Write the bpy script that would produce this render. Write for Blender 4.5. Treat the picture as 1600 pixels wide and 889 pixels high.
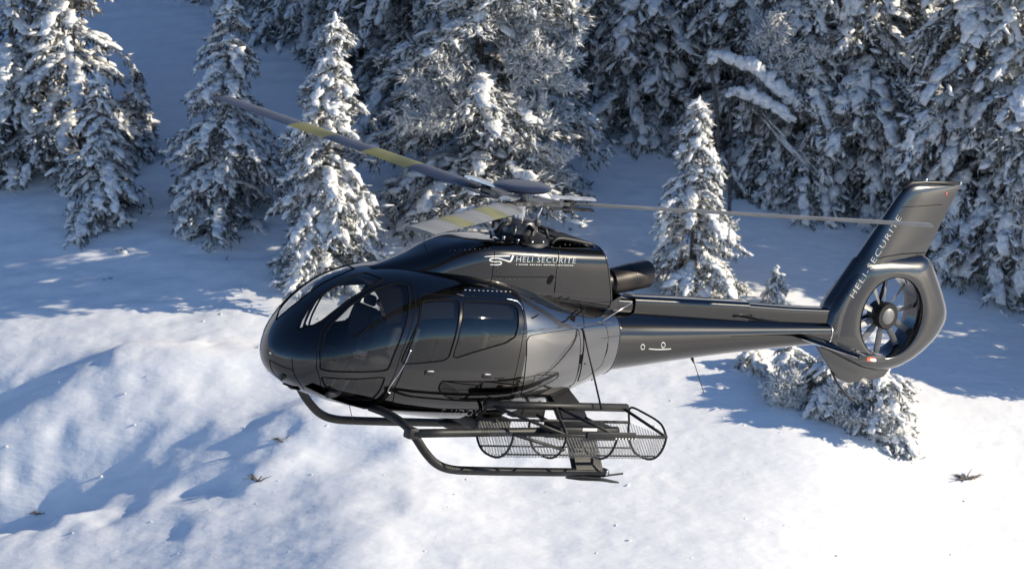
import bpy, bmesh, math, random
import numpy as np
from mathutils import Vector, Matrix
from mathutils.bvhtree import BVHTree
from mathutils.geometry import delaunay_2d_cdt

for o in list(bpy.data.objects): bpy.data.objects.remove(o, do_unlink=True)
SC = bpy.context.scene
COL = SC.collection
R = math.radians

# ------------------------------------------------------------------ camera
FPX = 6400.0                       # focal length in photo pixels (photo 1600 wide)
PITCH = R(11.0)
cam_d = bpy.data.cameras.new('camera'); cam = bpy.data.objects.new('camera', cam_d); COL.objects.link(cam)
cam.location = (0, 0, 0); cam.rotation_euler = (R(90) - PITCH, 0, 0)
cam_d.sensor_width = 36; cam_d.lens = 36 * FPX / 1600; cam_d.clip_start = .5; cam_d.clip_end = 6000
cam_d.dof.use_dof = True; cam_d.dof.focus_distance = 50.5; cam_d.dof.aperture_fstop = 4.8
SC.camera = cam

# ------------------------------------------------------------------ sky and sun
SUN_EL, SUN_AZ = R(21), R(94)      # azimuth clockwise from +Y (away from the camera): from the right, a little behind
w = bpy.data.worlds.new('World'); SC.world = w; w.use_nodes = True
nt = w.node_tree; bg = nt.nodes['Background']
sky = nt.nodes.new('ShaderNodeTexSky'); sky.sky_type = 'NISHITA'; sky.sun_disc = False
sky.sun_elevation = SUN_EL; sky.sun_rotation = SUN_AZ; sky.altitude = 1800; sky.air_density = .8; sky.dust_density = 0; sky.ozone_density = 4.0
nt.links.new(sky.outputs[0], bg.inputs[0]); bg.inputs[1].default_value = .108
sl = bpy.data.lights.new('sun', 'SUN'); so = bpy.data.objects.new('sun', sl); COL.objects.link(so)
sl.energy = 4.5; sl.angle = R(.5); sl.color = (1, .89, .70)
sund = Vector((math.sin(SUN_AZ) * math.cos(SUN_EL), math.cos(SUN_AZ) * math.cos(SUN_EL), math.sin(SUN_EL)))
so.rotation_euler = (-sund).to_track_quat('-Z', 'Y').to_euler()
SC.view_settings.view_transform = 'Standard'; SC.view_settings.look = 'None'
SC.view_settings.exposure = .7; SC.view_settings.gamma = 1
SC.render.engine = 'CYCLES'
SC.cycles.max_bounces = 8; SC.cycles.transparent_max_bounces = 24

# ------------------------------------------------------------------ helpers
def mat(name, col, rough=.6, metal=0, coat=0, spec=.5, emit=None):
    m = bpy.data.materials.new(name); m.use_nodes = True
    b = m.node_tree.nodes['Principled BSDF']
    b.inputs['Base Color'].default_value = (*col, 1); b.inputs['Roughness'].default_value = rough
    b.inputs['Metallic'].default_value = metal; b.inputs['Coat Weight'].default_value = coat
    b.inputs['Specular IOR Level'].default_value = spec
    if emit: b.inputs['Emission Color'].default_value = (*emit[:3], 1); b.inputs['Emission Strength'].default_value = emit[3]
    return m
def nodes(m): return m.node_tree.nodes, m.node_tree.links, m.node_tree.nodes['Principled BSDF']
def noisecol(m, c0, c1, scale, detail=4, coord='Object', lo=.35, hi=.65):
    n, l, b = nodes(m)
    tc = n.new('ShaderNodeTexCoord'); tx = n.new('ShaderNodeTexNoise'); tx.inputs['Scale'].default_value = scale; tx.inputs['Detail'].default_value = detail
    rp = n.new('ShaderNodeValToRGB'); rp.color_ramp.elements[0].position = lo; rp.color_ramp.elements[1].position = hi
    rp.color_ramp.elements[0].color = (*c0, 1); rp.color_ramp.elements[1].color = (*c1, 1)
    l.new(tc.outputs[coord], tx.inputs['Vector']); l.new(tx.outputs['Fac'], rp.inputs[0]); l.new(rp.outputs[0], b.inputs['Base Color'])
    return tx
def bump(m, scale, strength, dist=.02, detail=5, coord='Object', stretch=None):
    n, l, b = nodes(m)
    tc = n.new('ShaderNodeTexCoord'); tx = n.new('ShaderNodeTexNoise'); tx.inputs['Scale'].default_value = scale; tx.inputs['Detail'].default_value = detail
    v = tc.outputs[coord]
    if stretch:
        mp = n.new('ShaderNodeMapping'); mp.inputs['Scale'].default_value = stretch; l.new(v, mp.inputs[0]); v = mp.outputs[0]
    bp = n.new('ShaderNodeBump'); bp.inputs['Strength'].default_value = strength; bp.inputs['Distance'].default_value = dist
    l.new(v, tx.inputs['Vector']); l.new(tx.outputs['Fac'], bp.inputs['Height']); l.new(bp.outputs[0], b.inputs['Normal'])

M = {}
M['snow'] = mat('snow_ground', (.86, .87, .88), .65, spec=.3); noisecol(M['snow'], (.835, .84, .85), (.875, .875, .875), 2.5, 8); bump(M['snow'], 5.5, .42, .055, 15, stretch=(.45, 1.0, 1))
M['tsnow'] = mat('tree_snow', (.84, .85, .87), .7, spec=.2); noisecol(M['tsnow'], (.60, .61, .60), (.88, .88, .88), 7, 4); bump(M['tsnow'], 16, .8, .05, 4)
M['needle'] = mat('frosted_needles', (.05, .06, .045), .8, spec=.2); noisecol(M['needle'], (.018, .022, .016), (.25, .255, .245), 5, 6)
M['bark'] = mat('bark', (.09, .075, .06), .9); noisecol(M['bark'], (.03, .026, .022), (.15, .14, .13), 9, 6); bump(M['bark'], 30, .6, .02)
M['twig'] = mat('dry_twig', (.12, .10, .08), .9); noisecol(M['twig'], (.08, .07, .055), (.22, .19, .16), 9)

def paint(name, f0, rough, sheen=.10):
    m = mat(name, (f0, f0, f0 * 1.03), rough, metal=1.0)
    n, l, b = nodes(m)
    b2 = n.new('ShaderNodeBsdfPrincipled'); b2.inputs['Base Color'].default_value = (.42, .42, .41, 1); b2.inputs['Metallic'].default_value = 1; b2.inputs['Roughness'].default_value = .25
    mx = n.new('ShaderNodeMixShader'); mx.inputs[0].default_value = sheen
    out = n['Material Output']; l.new(b.outputs[0], mx.inputs[1]); l.new(b2.outputs[0], mx.inputs[2]); l.new(mx.outputs[0], out.inputs[0])
    tc = n.new('ShaderNodeTexCoord'); tx = n.new('ShaderNodeTexNoise'); tx.inputs['Scale'].default_value = 2.2; tx.inputs['Detail'].default_value = 3
    bp = n.new('ShaderNodeBump'); bp.inputs['Strength'].default_value = .22; bp.inputs['Distance'].default_value = .012
    l.new(tc.outputs['Object'], tx.inputs['Vector']); l.new(tx.outputs['Fac'], bp.inputs['Height']); l.new(bp.outputs[0], b.inputs['Normal'])
    tx2 = n.new('ShaderNodeTexNoise'); tx2.inputs['Scale'].default_value = 9; tx2.inputs['Detail'].default_value = 6
    mr = n.new('ShaderNodeMapRange'); mr.inputs[1].default_value = .3; mr.inputs[2].default_value = .8; mr.inputs[3].default_value = rough * .6; mr.inputs[4].default_value = rough * 2.2
    l.new(tc.outputs['Object'], tx2.inputs['Vector']); l.new(tx2.outputs['Fac'], mr.inputs[0]); l.new(mr.outputs[0], b.inputs['Roughness'])
    return m
M['paint'] = paint('anthracite_gloss_paint', .052, .016, .02)
M['paint_aft'] = paint('anthracite_gloss_paint_sunlit', .15, .03, .16)  # lighter copy of the hull paint: sunlit sheen put into colour and gloss
M['paint_fin'] = paint('anthracite_satin_paint', .075, .06, .07)
M['black'] = mat('black_satin', (.008, .008, .009), .45, spec=.35); bump(M['black'], 30, .05, .01)
M['tube'] = mat('black_tube', (.010, .010, .011), .5, spec=.3); noisecol(M['tube'], (.006, .006, .007), (.020, .020, .020), 5)
M['rubber'] = mat('seal_rubber', (.01, .01, .011), .6)
M['seam'] = mat('seam_dark', (.004, .004, .005), .9, spec=.1)
M['white'] = mat('white_lettering', (.5, .5, .49), .5)
M['alu'] = mat('bare_metal', (.55, .56, .57), .28, metal=1); noisecol(M['alu'], (.4, .4, .42), (.65, .65, .66), 12)
M['steel'] = mat('dark_steel', (.07, .07, .075), .38, metal=.7); noisecol(M['steel'], (.02, .02, .023), (.13, .13, .135), 8)
M['exh'] = mat('heat_stained_exhaust', (.05, .042, .04), .42, metal=.7); noisecol(M['exh'], (.012, .011, .012), (.04, .034, .031), 5)
M['int'] = mat('cabin_trim', (.005, .005, .006), .9, spec=.15)
M['seat'] = mat('seat_leather', (.007, .007, .008), .7, spec=.2); bump(M['seat'], 25, .2, .01)
M['blade_b'] = mat('blade_slate', (.022, .028, .048), .35); noisecol(M['blade_b'], (.018, .023, .042), (.028, .035, .058), 3)
M['blade_g'] = mat('blade_grey', (.13, .135, .14), .4); noisecol(M['blade_g'], (.10, .105, .11), (.15, .155, .16), 3)
M['blade_y'] = mat('blade_yellow', (.20, .20, .05), .45); noisecol(M['blade_y'], (.09, .095, .03), (.16, .155, .045), 3)
M['fan'] = mat('fan_grey', (.16, .16, .165), .4, metal=.3); noisecol(M['fan'], (.12, .12, .125), (.2, .2, .2), 6)
M['skin'] = mat('skin', (.36, .22, .16), .6); noisecol(M['skin'], (.32, .19, .14), (.40, .25, .18), 20)
M['cloth'] = mat('dark_jacket', (.02, .022, .03), .85); noisecol(M['cloth'], (.006, .007, .010), (.014, .015, .019), 12)
M['red'] = mat('red_lamp_lens', (.7, .05, .02), .2, emit=(1, .12, .05, 1.2))
M['lampw'] = mat('white_lamp', (.8, .8, .78), .2, emit=(1, .95, .9, 3))
M['tailred'] = mat('red_marker', (.55, .08, .05), .3)
def glass(name, tint):
    m = bpy.data.materials.new(name); m.use_nodes = True; n = m.node_tree.nodes; l = m.node_tree.links
    for x in list(n):
        if x.type == 'BSDF_PRINCIPLED': n.remove(x)
    t = n.new('ShaderNodeBsdfTransparent'); t.inputs[0].default_value = (*tint, 1)
    g = n.new('ShaderNodeBsdfGlossy'); g.inputs['Roughness'].default_value = .015; g.inputs['Color'].default_value = (1, 1, 1, 1)
    lw = n.new('ShaderNodeLayerWeight'); lw.inputs[0].default_value = .5; pw = n.new('ShaderNodeMath'); pw.operation = 'POWER'; pw.inputs[1].default_value = 5; fr = n.new('ShaderNodeMath'); fr.operation = 'MULTIPLY_ADD'; fr.inputs[1].default_value = .94; fr.inputs[2].default_value = .05; l.new(lw.outputs['Facing'], pw.inputs[0]); l.new(pw.outputs[0], fr.inputs[0])
    tc = n.new('ShaderNodeTexCoord'); tx = n.new('ShaderNodeTexNoise'); tx.inputs['Scale'].default_value = 3.0
    bp = n.new('ShaderNodeBump'); bp.inputs['Strength'].default_value = .12; bp.inputs['Distance'].default_value = .012
    l.new(tc.outputs['Object'], tx.inputs['Vector']); l.new(tx.outputs['Fac'], bp.inputs['Height']); l.new(bp.outputs[0], g.inputs['Normal'])
    mx = n.new('ShaderNodeMixShader'); l.new(fr.outputs[0], mx.inputs[0]); l.new(t.outputs[0], mx.inputs[1]); l.new(g.outputs[0], mx.inputs[2])
    l.new(mx.outputs[0], n['Material Output'].inputs[0]); return m
M['glass'] = glass('clear_acrylic', (.93, .94, .93)); M['glass_d'] = glass('smoked_acrylic', (.72, .73, .74)); M['glass_m'] = glass('tinted_acrylic', (.62, .63, .64))
def screen(name):
    m = mat(name, (.16, .16, .16), .6); n, l, b = nodes(m)
    tc = n.new('ShaderNodeTexCoord'); mp = n.new('ShaderNodeMapping'); mp.inputs['Rotation'].default_value = (.3, .4, .75)
    wv = n.new('ShaderNodeTexWave'); wv.inputs['Scale'].default_value = 10; wv.inputs['Distortion'].default_value = .3
    mr = n.new('ShaderNodeMapRange'); mr.inputs[1].default_value = .55; mr.inputs[2].default_value = .8; mr.inputs[3].default_value = .12; mr.inputs[4].default_value = .62
    l.new(tc.outputs['Object'], mp.inputs[0]); l.new(mp.outputs[0], wv.inputs[0]); l.new(wv.outputs['Fac'], mr.inputs[0])
    l.new(mr.outputs[0], b.inputs['Alpha']); return m
M['screen'] = screen('wire_screen')

def link(name, me, m, parent=None, smooth=True):
    if m is not None and not me.materials: me.materials.append(M[m] if isinstance(m, str) else m)
    if smooth: me.polygons.foreach_set('use_smooth', np.ones(len(me.polygons), bool))
    o = bpy.data.objects.new(name, me); COL.objects.link(o)
    if parent: o.parent = parent
    return o
def tag(o, label=None, cat=None, group=None, kind=None):
    for k, v in (('label', label), ('category', cat), ('group', group), ('kind', kind)):
        if v: o[k] = v
    return o
def empty(name, loc=(0, 0, 0)):
    o = bpy.data.objects.new(name, None); COL.objects.link(o); o.location = loc; o.empty_display_size = .3; return o
def fast_mesh(name, V, T):
    """numpy triangle mesh"""
    me = bpy.data.meshes.new(name); nv, nf = len(V), len(T)
    me.vertices.add(nv); me.vertices.foreach_set('co', np.asarray(V, np.float32).ravel())
    k = T.shape[1]; me.loops.add(nf * k); me.loops.foreach_set('vertex_index', np.asarray(T, np.int32).ravel())
    me.polygons.add(nf); me.polygons.foreach_set('loop_start', np.arange(0, nf * k, k, dtype=np.int32))
    me.update(calc_edges=True); return me

# ------------------------------------------------------------------ noise and terrain
_rs = np.random.RandomState(7); _PT = _rs.rand(256, 256)
def vnoise(x, y):
    xi = np.floor(x).astype(int); yi = np.floor(y).astype(int); fx = x - xi; fy = y - yi
    fx = fx * fx * (3 - 2 * fx); fy = fy * fy * (3 - 2 * fy)
    g = lambda a, b: _PT[a & 255, b & 255]
    return (g(xi, yi) * (1 - fx) + g(xi + 1, yi) * fx) * (1 - fy) + (g(xi, yi + 1) * (1 - fx) + g(xi + 1, yi + 1) * fx) * fy - .5
def fbm(x, y, o=4):
    s = 0; a = 1.
    for i in range(o): s = s + a * vnoise(x * 2 ** i + 17.3 * i, y * 2 ** i + 5.1 * i); a *= .5
    return s
def sm(x, a, b):
    t = np.clip((x - a) / (b - a), 0, 1); return t * t * (3 - 2 * t)
_ys = np.linspace(-3000, 3000, 12001)
_sl = .10 * sm(_ys, -400, -250) + .225 * sm(_ys, 78, 98) + .10 * sm(_ys, 150, 200) - .425 * sm(_ys, 420, 700)
_zs = np.concatenate([[0], np.cumsum((_sl[1:] + _sl[:-1]) / 2 * (_ys[1] - _ys[0]))])
_zs = _zs - np.interp(113, _ys, _zs) - 22.3
def h_base(x, y):
    z = np.interp(y, _ys, _zs)
    xr = np.clip(x, 0, 22); xl = np.clip(-x, 0, 25)
    z = z - .0048 * xr ** 2 - .21 * np.clip(x - 22, 0, 60) * .6 - .0042 * xl ** 2 - .10 * np.clip(-x - 25, 0, 60)
    z = z - .11 * np.clip(-x - 3.0, 0, 16) * (1 - sm(y, 103, 110)) * sm(y, 60, 90) * sm(-x, 3, 6)
    return z
def ray(px, py):
    dx = (px - 800) / FPX; dy = (444.5 - py) / FPX
    return np.array([dx, math.cos(PITCH) + dy * math.sin(PITCH), -math.sin(PITCH) + dy * math.cos(PITCH)])
def hit(px, py, hf):
    d = ray(px, py); t = np.arange(60, 260, .02); P = t[:, None] * d
    z = hf(P[:, 0], P[:, 1]); k = np.argmax(P[:, 2] < z); return P[k]
DR = []                                       # drifts: x, y, height, half length in y, run to the right, run to the left
def drift(px, py, A, sy, rr, rl): p = hit(px, py, h_base); DR.append((p[0], p[1], A, sy, rr, rl))
drift(395, 755, .24, .36, 1.6, 1.9); drift(95, 800, .14, .35, 1.2, 1.0); drift(640, 790, .05, .6, 2, 1.6); drift(300, 835, .08, 1.0, 3, 2.5)
RM = []                                       # shoulders: the ground tips over to the left and falls away from the sun
def shoulder(px, py, A, sy, rr, rl): p = hit(px, py, h_base); RM.append((p[0], p[1], A, sy, rr, rl))
shoulder(205, 590, 1.45, 1.1, 5.0, 5.2); shoulder(455, 690, 2.15, 1.2, 7.0, 8.2)
MD = []                                       # soft mounds and hollows: x, y, height, radius
def mound(px, py, A, r): p = hit(px, py, h_base); MD.append((p[0], p[1], A, r))
mound(640, 330, .4, 2.2); mound(1290, 700, .45, 3.0); mound(1120, 590, .3, 3); mound(560, 830, .3, 3); mound(1100, 880, .4, 4)
def h(x, y):
    x = np.asarray(x, float); y = np.asarray(y, float)
    z = h_base(x, y)
    for (cx, cy, A, sy, rr, rl) in DR:
        v = y - cy; u = x - cx + .25 / sy * v * v - .5 * fbm(x * .8 + cx, y * .8, 3) * min(1, A * 1.5)
        s = np.where(u > 0, np.exp(-(u / rr) ** 2), np.exp(-(u / (1.0 * max(A, .3))) ** 2) * 1.0) - .0
        s = s - .35 * np.exp(-((u + rl * .45) / (rl * .5)) ** 2) * (u < 0)
        z = z + A * s * np.exp(-(np.abs(v) / (1.25 * sy)) ** 2.2)
    for (cx, cy, A, sy, rr, rl) in RM:
        wob = fbm(x * .45 + cy, y * .6, 3); u = x - cx - 1.1 * fbm(x * .35 + cx, y * .9 + 4, 4); v = y - cy - .12 * (x - cx) * 0 + .8 * wob
        f = np.where(u > 0, .28 * A * np.exp(-(u / rr) ** 2), A * (.28 + np.maximum(u, -1.35 * rl) / rl))
        f = np.where((u < 0) & (u > -.8), f - .0, f)
        z = z + f * np.exp(-(np.abs(v) / (sy * (1 + .25 * np.clip(-u / rl, 0, 1)))) ** 2.8)
    for (cx, cy, A, r) in MD: z = z + A * np.exp(-((x - cx) ** 2 + (y - cy) ** 2) / r ** 2)
    near = np.exp(-np.maximum(0, np.hypot(x / 30, (y - 115) / 35) - 1) ** 2 * 4)
    z = z + .38 * fbm(x * .10 + 3, y * .10, 2) + near * (.05 * fbm(x * .45, y * .4 + 9, 2) * (1.2 - .7 * sm(x, -4, 8)) + .06 * fbm(x * .9, y * 2.6, 5) * (1.25 - sm(x, -6, 8) * .75) + .03 * np.maximum(0, fbm(x * 3.1 + 40, y * 4.3, 3) - .25) * 2)
    return z
def axis(lo, hi, st, far, g=1.16):
    c = list(np.arange(lo, hi, st)); s = st
    a = [];
    x = lo
    while x > -far: s *= g; x -= s; a.append(x)
    b = []; s = st; x = c[-1]
    while x < far: s *= g; x += s; b.append(x)
    return np.array(a[::-1] + c + b)
gx = axis(-19, 20, .135, 2600); gy = axis(92, 134, .155, 2600)
X, Y = np.meshgrid(gx, gy); Z = h(X, Y)
far = sm(np.hypot(X, Y), 300, 1500); Z = Z + far * 130 * (fbm(X * .0016 + 5, Y * .0016, 4) + .15)
nx, ny = len(gx), len(gy); idx = np.arange(nx * ny).reshape(ny, nx)
q = np.stack([idx[:-1, :-1], idx[:-1, 1:], idx[1:, 1:], idx[1:, :-1]], -1).reshape(-1, 4)
tag(link('snow_ground', fast_mesh('snow_ground', np.stack([X, Y, Z], -1).reshape(-1, 3), q), 'snow'), kind='structure')

# ------------------------------------------------------------------ helicopter: coordinates a (aft), l (left), u (up from the skids), metres
TH, PH, PS = R(38.55282511), R(11.08383873), R(-2.65736727)
TX, TY, DD = 1.13586753, -0.51745157, 50.58789574
OO = np.array([5., 0, 1.6]); PIV = np.array([3.2, 0, 0])
def _axes():
    c, s, cp, sp = math.cos(TH), math.sin(TH), math.cos(PH), math.sin(PH)
    Rz = np.array([[math.cos(PS), -math.sin(PS), 0], [math.sin(PS), math.cos(PS), 0], [0, 0, 1]])
    return Rz @ np.array([c, 0, -s]), Rz @ np.array([s * cp, -sp, c * cp]), Rz @ np.array([s * sp, cp, c * sp])
AX, LX, UX = _axes()
CW = np.array([[1, 0, 0], [0, math.sin(PITCH), math.cos(PITCH)], [0, -math.cos(PITCH), math.sin(PITCH)]]).T   # columns: right, up, back
def to_world(P):
    qv = np.asarray(P, float) - OO
    v = qv[0] * AX + qv[1] * LX + qv[2] * UX
    return CW @ (v + np.array([TX, TY, -DD]))
HELI = empty('helicopter')
Rw = np.stack([CW @ AX, -(CW @ LX), CW @ UX], 1)
HELI.matrix_world = Matrix.Translation(Vector(to_world(PIV))) @ Matrix(Rw.tolist()).to_4x4()
tag(HELI, 'glossy black helicopter with shrouded tail fan hovering above the snow slope', 'helicopter')
CAMV = np.array([-TX, -TY, DD]); CAMM = np.array([CAMV @ AX, CAMV @ LX, CAMV @ UX]) + OO
def pdir(px, py):
    d = np.array([(px - 800) / FPX, (444.5 - py) / FPX, -1.]); return np.array([d @ AX, d @ LX, d @ UX])
def inv(px, py, l=None, a=None, u=None):
    d = pdir(px, py); k = 1 if l is not None else (0 if a is not None else 2)
    return CAMM + ((l, a, u)[(0 if k == 1 else 1 if k == 0 else 2)] - CAMM[k]) / d[k] * d
def flip(V):
    V = np.array(V, float).reshape(-1, 3) - PIV; V[:, 1] *= -1; return V
def hm(name, V, F, m, parent=None, smooth=True, sharp=None):
    """mesh given in a,l,u coordinates"""
    me = bpy.data.meshes.new(name); me.from_pydata(flip(V).tolist(), [], [list(f)[::-1] for f in F]); me.update()
    bm = bmesh.new(); bm.from_mesh(me); bmesh.ops.recalc_face_normals(bm, faces=bm.faces); bm.to_mesh(me); bm.free()
    o = link(name, me, m, parent or HELI, smooth)
    if smooth and sharp: 
        me.set_sharp_from_angle(angle=R(sharp))
    return o
def box(c, d, rz=0):
    V = [(c[0] + sx * d[0] / 2, c[1] + sy * d[1] / 2, c[2] + sz * d[2] / 2) for sx in (-1, 1) for sy in (-1, 1) for sz in (-1, 1)]
    return V, [(0, 1, 3, 2), (4, 6, 7, 5), (0, 4, 5, 1), (2, 3, 7, 6), (0, 2, 6, 4), (1, 5, 7, 3)]
def join(*vf):
    V, F = [], []
    for v, f in vf:
        n = len(V); V += [tuple(x) for x in v]; F += [tuple(i + n for i in y) for y in f]
    return V, F
def bevel(o, wd=.015, seg=2):
    bm = bmesh.new(); bm.from_mesh(o.data); bmesh.ops.bevel(bm, geom=list(bm.edges), offset=wd, segments=seg, affect='EDGES', profile=.5); bm.to_mesh(o.data); bm.free()
    o.data.polygons.foreach_set('use_smooth', np.ones(len(o.data.polygons), bool)); o.data.set_sharp_from_angle(angle=R(40)); return o
def spline(P, n=8):
    P = np.array(P, float); out = []
    for i in range(len(P) - 1):
        p0 = P[max(i - 1, 0)]; p1 = P[i]; p2 = P[i + 1]; p3 = P[min(i + 2, len(P) - 1)]
        for t in np.linspace(0, 1, n, endpoint=False):
            out.append(.5 * ((2 * p1) + (-p0 + p2) * t + (2 * p0 - 5 * p1 + 4 * p2 - p3) * t ** 2 + (-p0 + 3 * p1 - 3 * p2 + p3) * t ** 3))
    out.append(P[-1]); return np.array(out)
def tube(P, r, n=10, closed=False, cap=True, up=(0, 0, 1), flat=1.0):
    P = np.array(P, float); N = len(P); r = np.broadcast_to(np.array(r, float), (N,))
    T = np.gradient(P, axis=0) if not closed else (np.roll(P, -1, 0) - np.roll(P, 1, 0))
    T /= np.linalg.norm(T, axis=1)[:, None] + 1e-9
    V, F = [], []; ref = np.array(up, float)
    for i in range(N):
        s = np.cross(T[i], ref)
        if np.linalg.norm(s) < 1e-3: s = np.cross(T[i], (1, .1, 0))
        s /= np.linalg.norm(s); b = np.cross(s, T[i])
        for k in range(n):
            an = 2 * math.pi * k / n; V.append(P[i] + r[i] * (math.cos(an) * s * flat + math.sin(an) * b))
    for i in range(N if closed else N - 1):
        j = (i + 1) % N
        for k in range(n): F.append((i * n + k, i * n + (k + 1) % n, j * n + (k + 1) % n, j * n + k))
    if cap and not closed: F += [tuple(range(n))[::-1], tuple(range((N - 1) * n, N * n))]
    return [tuple(v) for v in V], F
def cyl(p0, p1, r0, r1=None, n=24): return tube([p0, p1], [r0, r1 if r1 else r0], n)
def herm(x, y, xa):
    m = np.gradient(y, x); i = np.clip(np.searchsorted(x, xa) - 1, 0, len(x) - 2); hh = x[i + 1] - x[i]; t = (xa - x[i]) / hh
    return (2 * t ** 3 - 3 * t ** 2 + 1) * y[i] + (t ** 3 - 2 * t ** 2 + t) * hh * m[i] + (-2 * t ** 3 + 3 * t ** 2) * y[i + 1] + (t ** 3 - t ** 2) * hh * m[i + 1]
class Loft:
    def __init__(s, ST, root=True, ex=None, shear=None):
        s.ST = np.array(ST, float); s.root = root; s.ex = ex or (lambda a: (2.2 + 0 * a, 2.2 + 0 * a)); s.shear = shear
        s.a0 = s.ST[0, 0]; s.a1 = s.ST[-1, 0]
    def key(s, a): return np.sqrt(np.maximum(a - s.a0, 0)) if s.root else a
    def sec(s, a): return [herm(s.key(s.ST[:, 0]), s.ST[:, k], s.key(a)) for k in range(1, 5)]
    def P(s, a, t):
        a = np.asarray(a, float); t = np.asarray(t, float)
        zb, zt, w_, zm = s.sec(a); nt_, nb_ = s.ex(a); c, si = np.cos(t), np.sin(t); n = np.where(si > 0, nt_, nb_)
        y = w_ * np.sign(c) * np.abs(c) ** (2 / n)
        z = zm + np.where(si > 0, zt - zm, zm - zb) * np.sign(si) * np.abs(si) ** (2 / n)
        aa = a + 0 * t
        if s.shear: aa = aa + s.shear(a, z)
        return np.stack([aa, y, z], -1)
    def N(s, a, t):
        e = 1e-3; a = np.clip(a, s.a0 + 2e-3, s.a1 - 2e-3)
        da = s.P(a + e, t) - s.P(a - e, t)
        dt = s.P(a, t + e) - s.P(a, t - e)
        n = np.cross(dt, da); n /= np.linalg.norm(n, axis=-1)[..., None] + 1e-12
        ctr = np.stack([s.P(a, t)[..., 0], 0 * t, s.sec(a)[3]], -1)
        fl = np.sign(((s.P(a, t) - ctr) * n).sum(-1)); return n * np.where(fl == 0, 1, fl)[..., None]
    def t_of(s, p):
        zb, zt, w_, zm = [x[0] for x in s.sec(np.array([p[0]]))]; nt_, nb_ = s.ex(np.array([p[0]])); dz = p[2] - zm
        n = float(nt_[0] if dz > 0 else nb_[0]); H = (zt - zm) if dz > 0 else (zm - zb)
        cs = np.sign(p[1]) * (abs(p[1]) / w_) ** (n / 2); sn = np.sign(dz) * (abs(dz) / H) ** (n / 2)
        t = math.atan2(sn, cs); return t if t > -math.pi / 2 else t + 2 * math.pi
    def grid(s, na, ntt):
        k = np.linspace(0, 1, na); a = s.a0 + (s.a1 - s.a0) * (k ** 2 if s.root else k)
        t = np.linspace(-math.pi / 2, 1.5 * math.pi, ntt + 1)[:-1]
        Aa, Tt = np.meshgrid(a, t, indexing='ij'); return Aa, Tt
    def mesh(s, na, ntt, caps=(True, True)):
        Aa, Tt = s.grid(na, ntt); V = s.P(Aa, Tt).reshape(-1, 3); F = []
        for i in range(na - 1):
            for j in range(ntt): F.append((i * ntt + j, i * ntt + (j + 1) % ntt, (i + 1) * ntt + (j + 1) % ntt, (i + 1) * ntt + j))
        if caps[0]: F.append(tuple(range(ntt)))
        if caps[1]: F.append(tuple(range((na - 1) * ntt, na * ntt)))
        return V, F
def bvh(V, F): return BVHTree.FromPolygons([Vector(v) for v in V], F)
def cast(tree, px, py, off=0.0):
    d = Vector(pdir(px, py)).normalized(); r = tree.ray_cast(Vector(CAMM), d)
    if r[0] is None:
        r = None
        return None
    return np.array(r[0] - d * off)

# ---- hull surface
HST = [[0.05,1.12,1.14,0.02,1.13],[0.08,1.00,1.27,0.19,1.13],[0.145,0.90,1.40,0.35,1.13],[0.285,0.80,1.595,0.54,1.15],[0.47,0.72,1.785,0.69,1.18],
 [0.71,0.65,1.965,0.82,1.22],[1.00,0.595,2.11,0.915,1.26],[1.40,0.54,2.215,0.985,1.30],[1.90,0.49,2.275,1.02,1.32],[2.50,0.455,2.285,1.02,1.34],
 [3.00,0.47,2.24,0.99,1.36],[3.40,0.54,2.15,0.93,1.38],[3.80,0.655,2.05,0.83,1.41],[4.20,0.785,1.97,0.71,1.44],[4.60,0.92,1.91,0.57,1.47],[4.90,1.02,1.88,0.46,1.48]]
HULL = Loft(HST, True, lambda a: (2.0 + .45 * np.clip(a / 1.5, 0, 1), 2.1 + .5 * np.clip(a / 1.5, 0, 1)))
hv, hf_ = HULL.mesh(140, 160); HB = bvh(hv, hf_)
def uv_of(poly):
    out = []
    for (x, y) in poly:
        p = cast(HB, x, y)
        if p is None: raise RuntimeError('missed hull %s %s' % (x, y))
        out.append((p[0], HULL.t_of(p)))
    return out
def dense(poly, st, closed=True):
    out = []; n = len(poly)
    for i in range(n if closed else n - 1):
        p = np.array(poly[i]); r = np.array(poly[(i + 1) % n]); k = max(1, int(np.ceil(np.linalg.norm((r - p) * (1, .9)) / st)))
        for j in range(k): out.append(p + (r - p) * j / k)
    if not closed: out.append(np.array(poly[-1]))
    return np.array(out)
def rounded(poly, it=2):
    P = np.array(poly, float)
    for _ in range(it):
        Q = np.roll(P, -1, 0); P = np.stack([.91 * P + .09 * Q, .09 * P + .91 * Q], 1).reshape(-1, 2)
    return P
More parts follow.
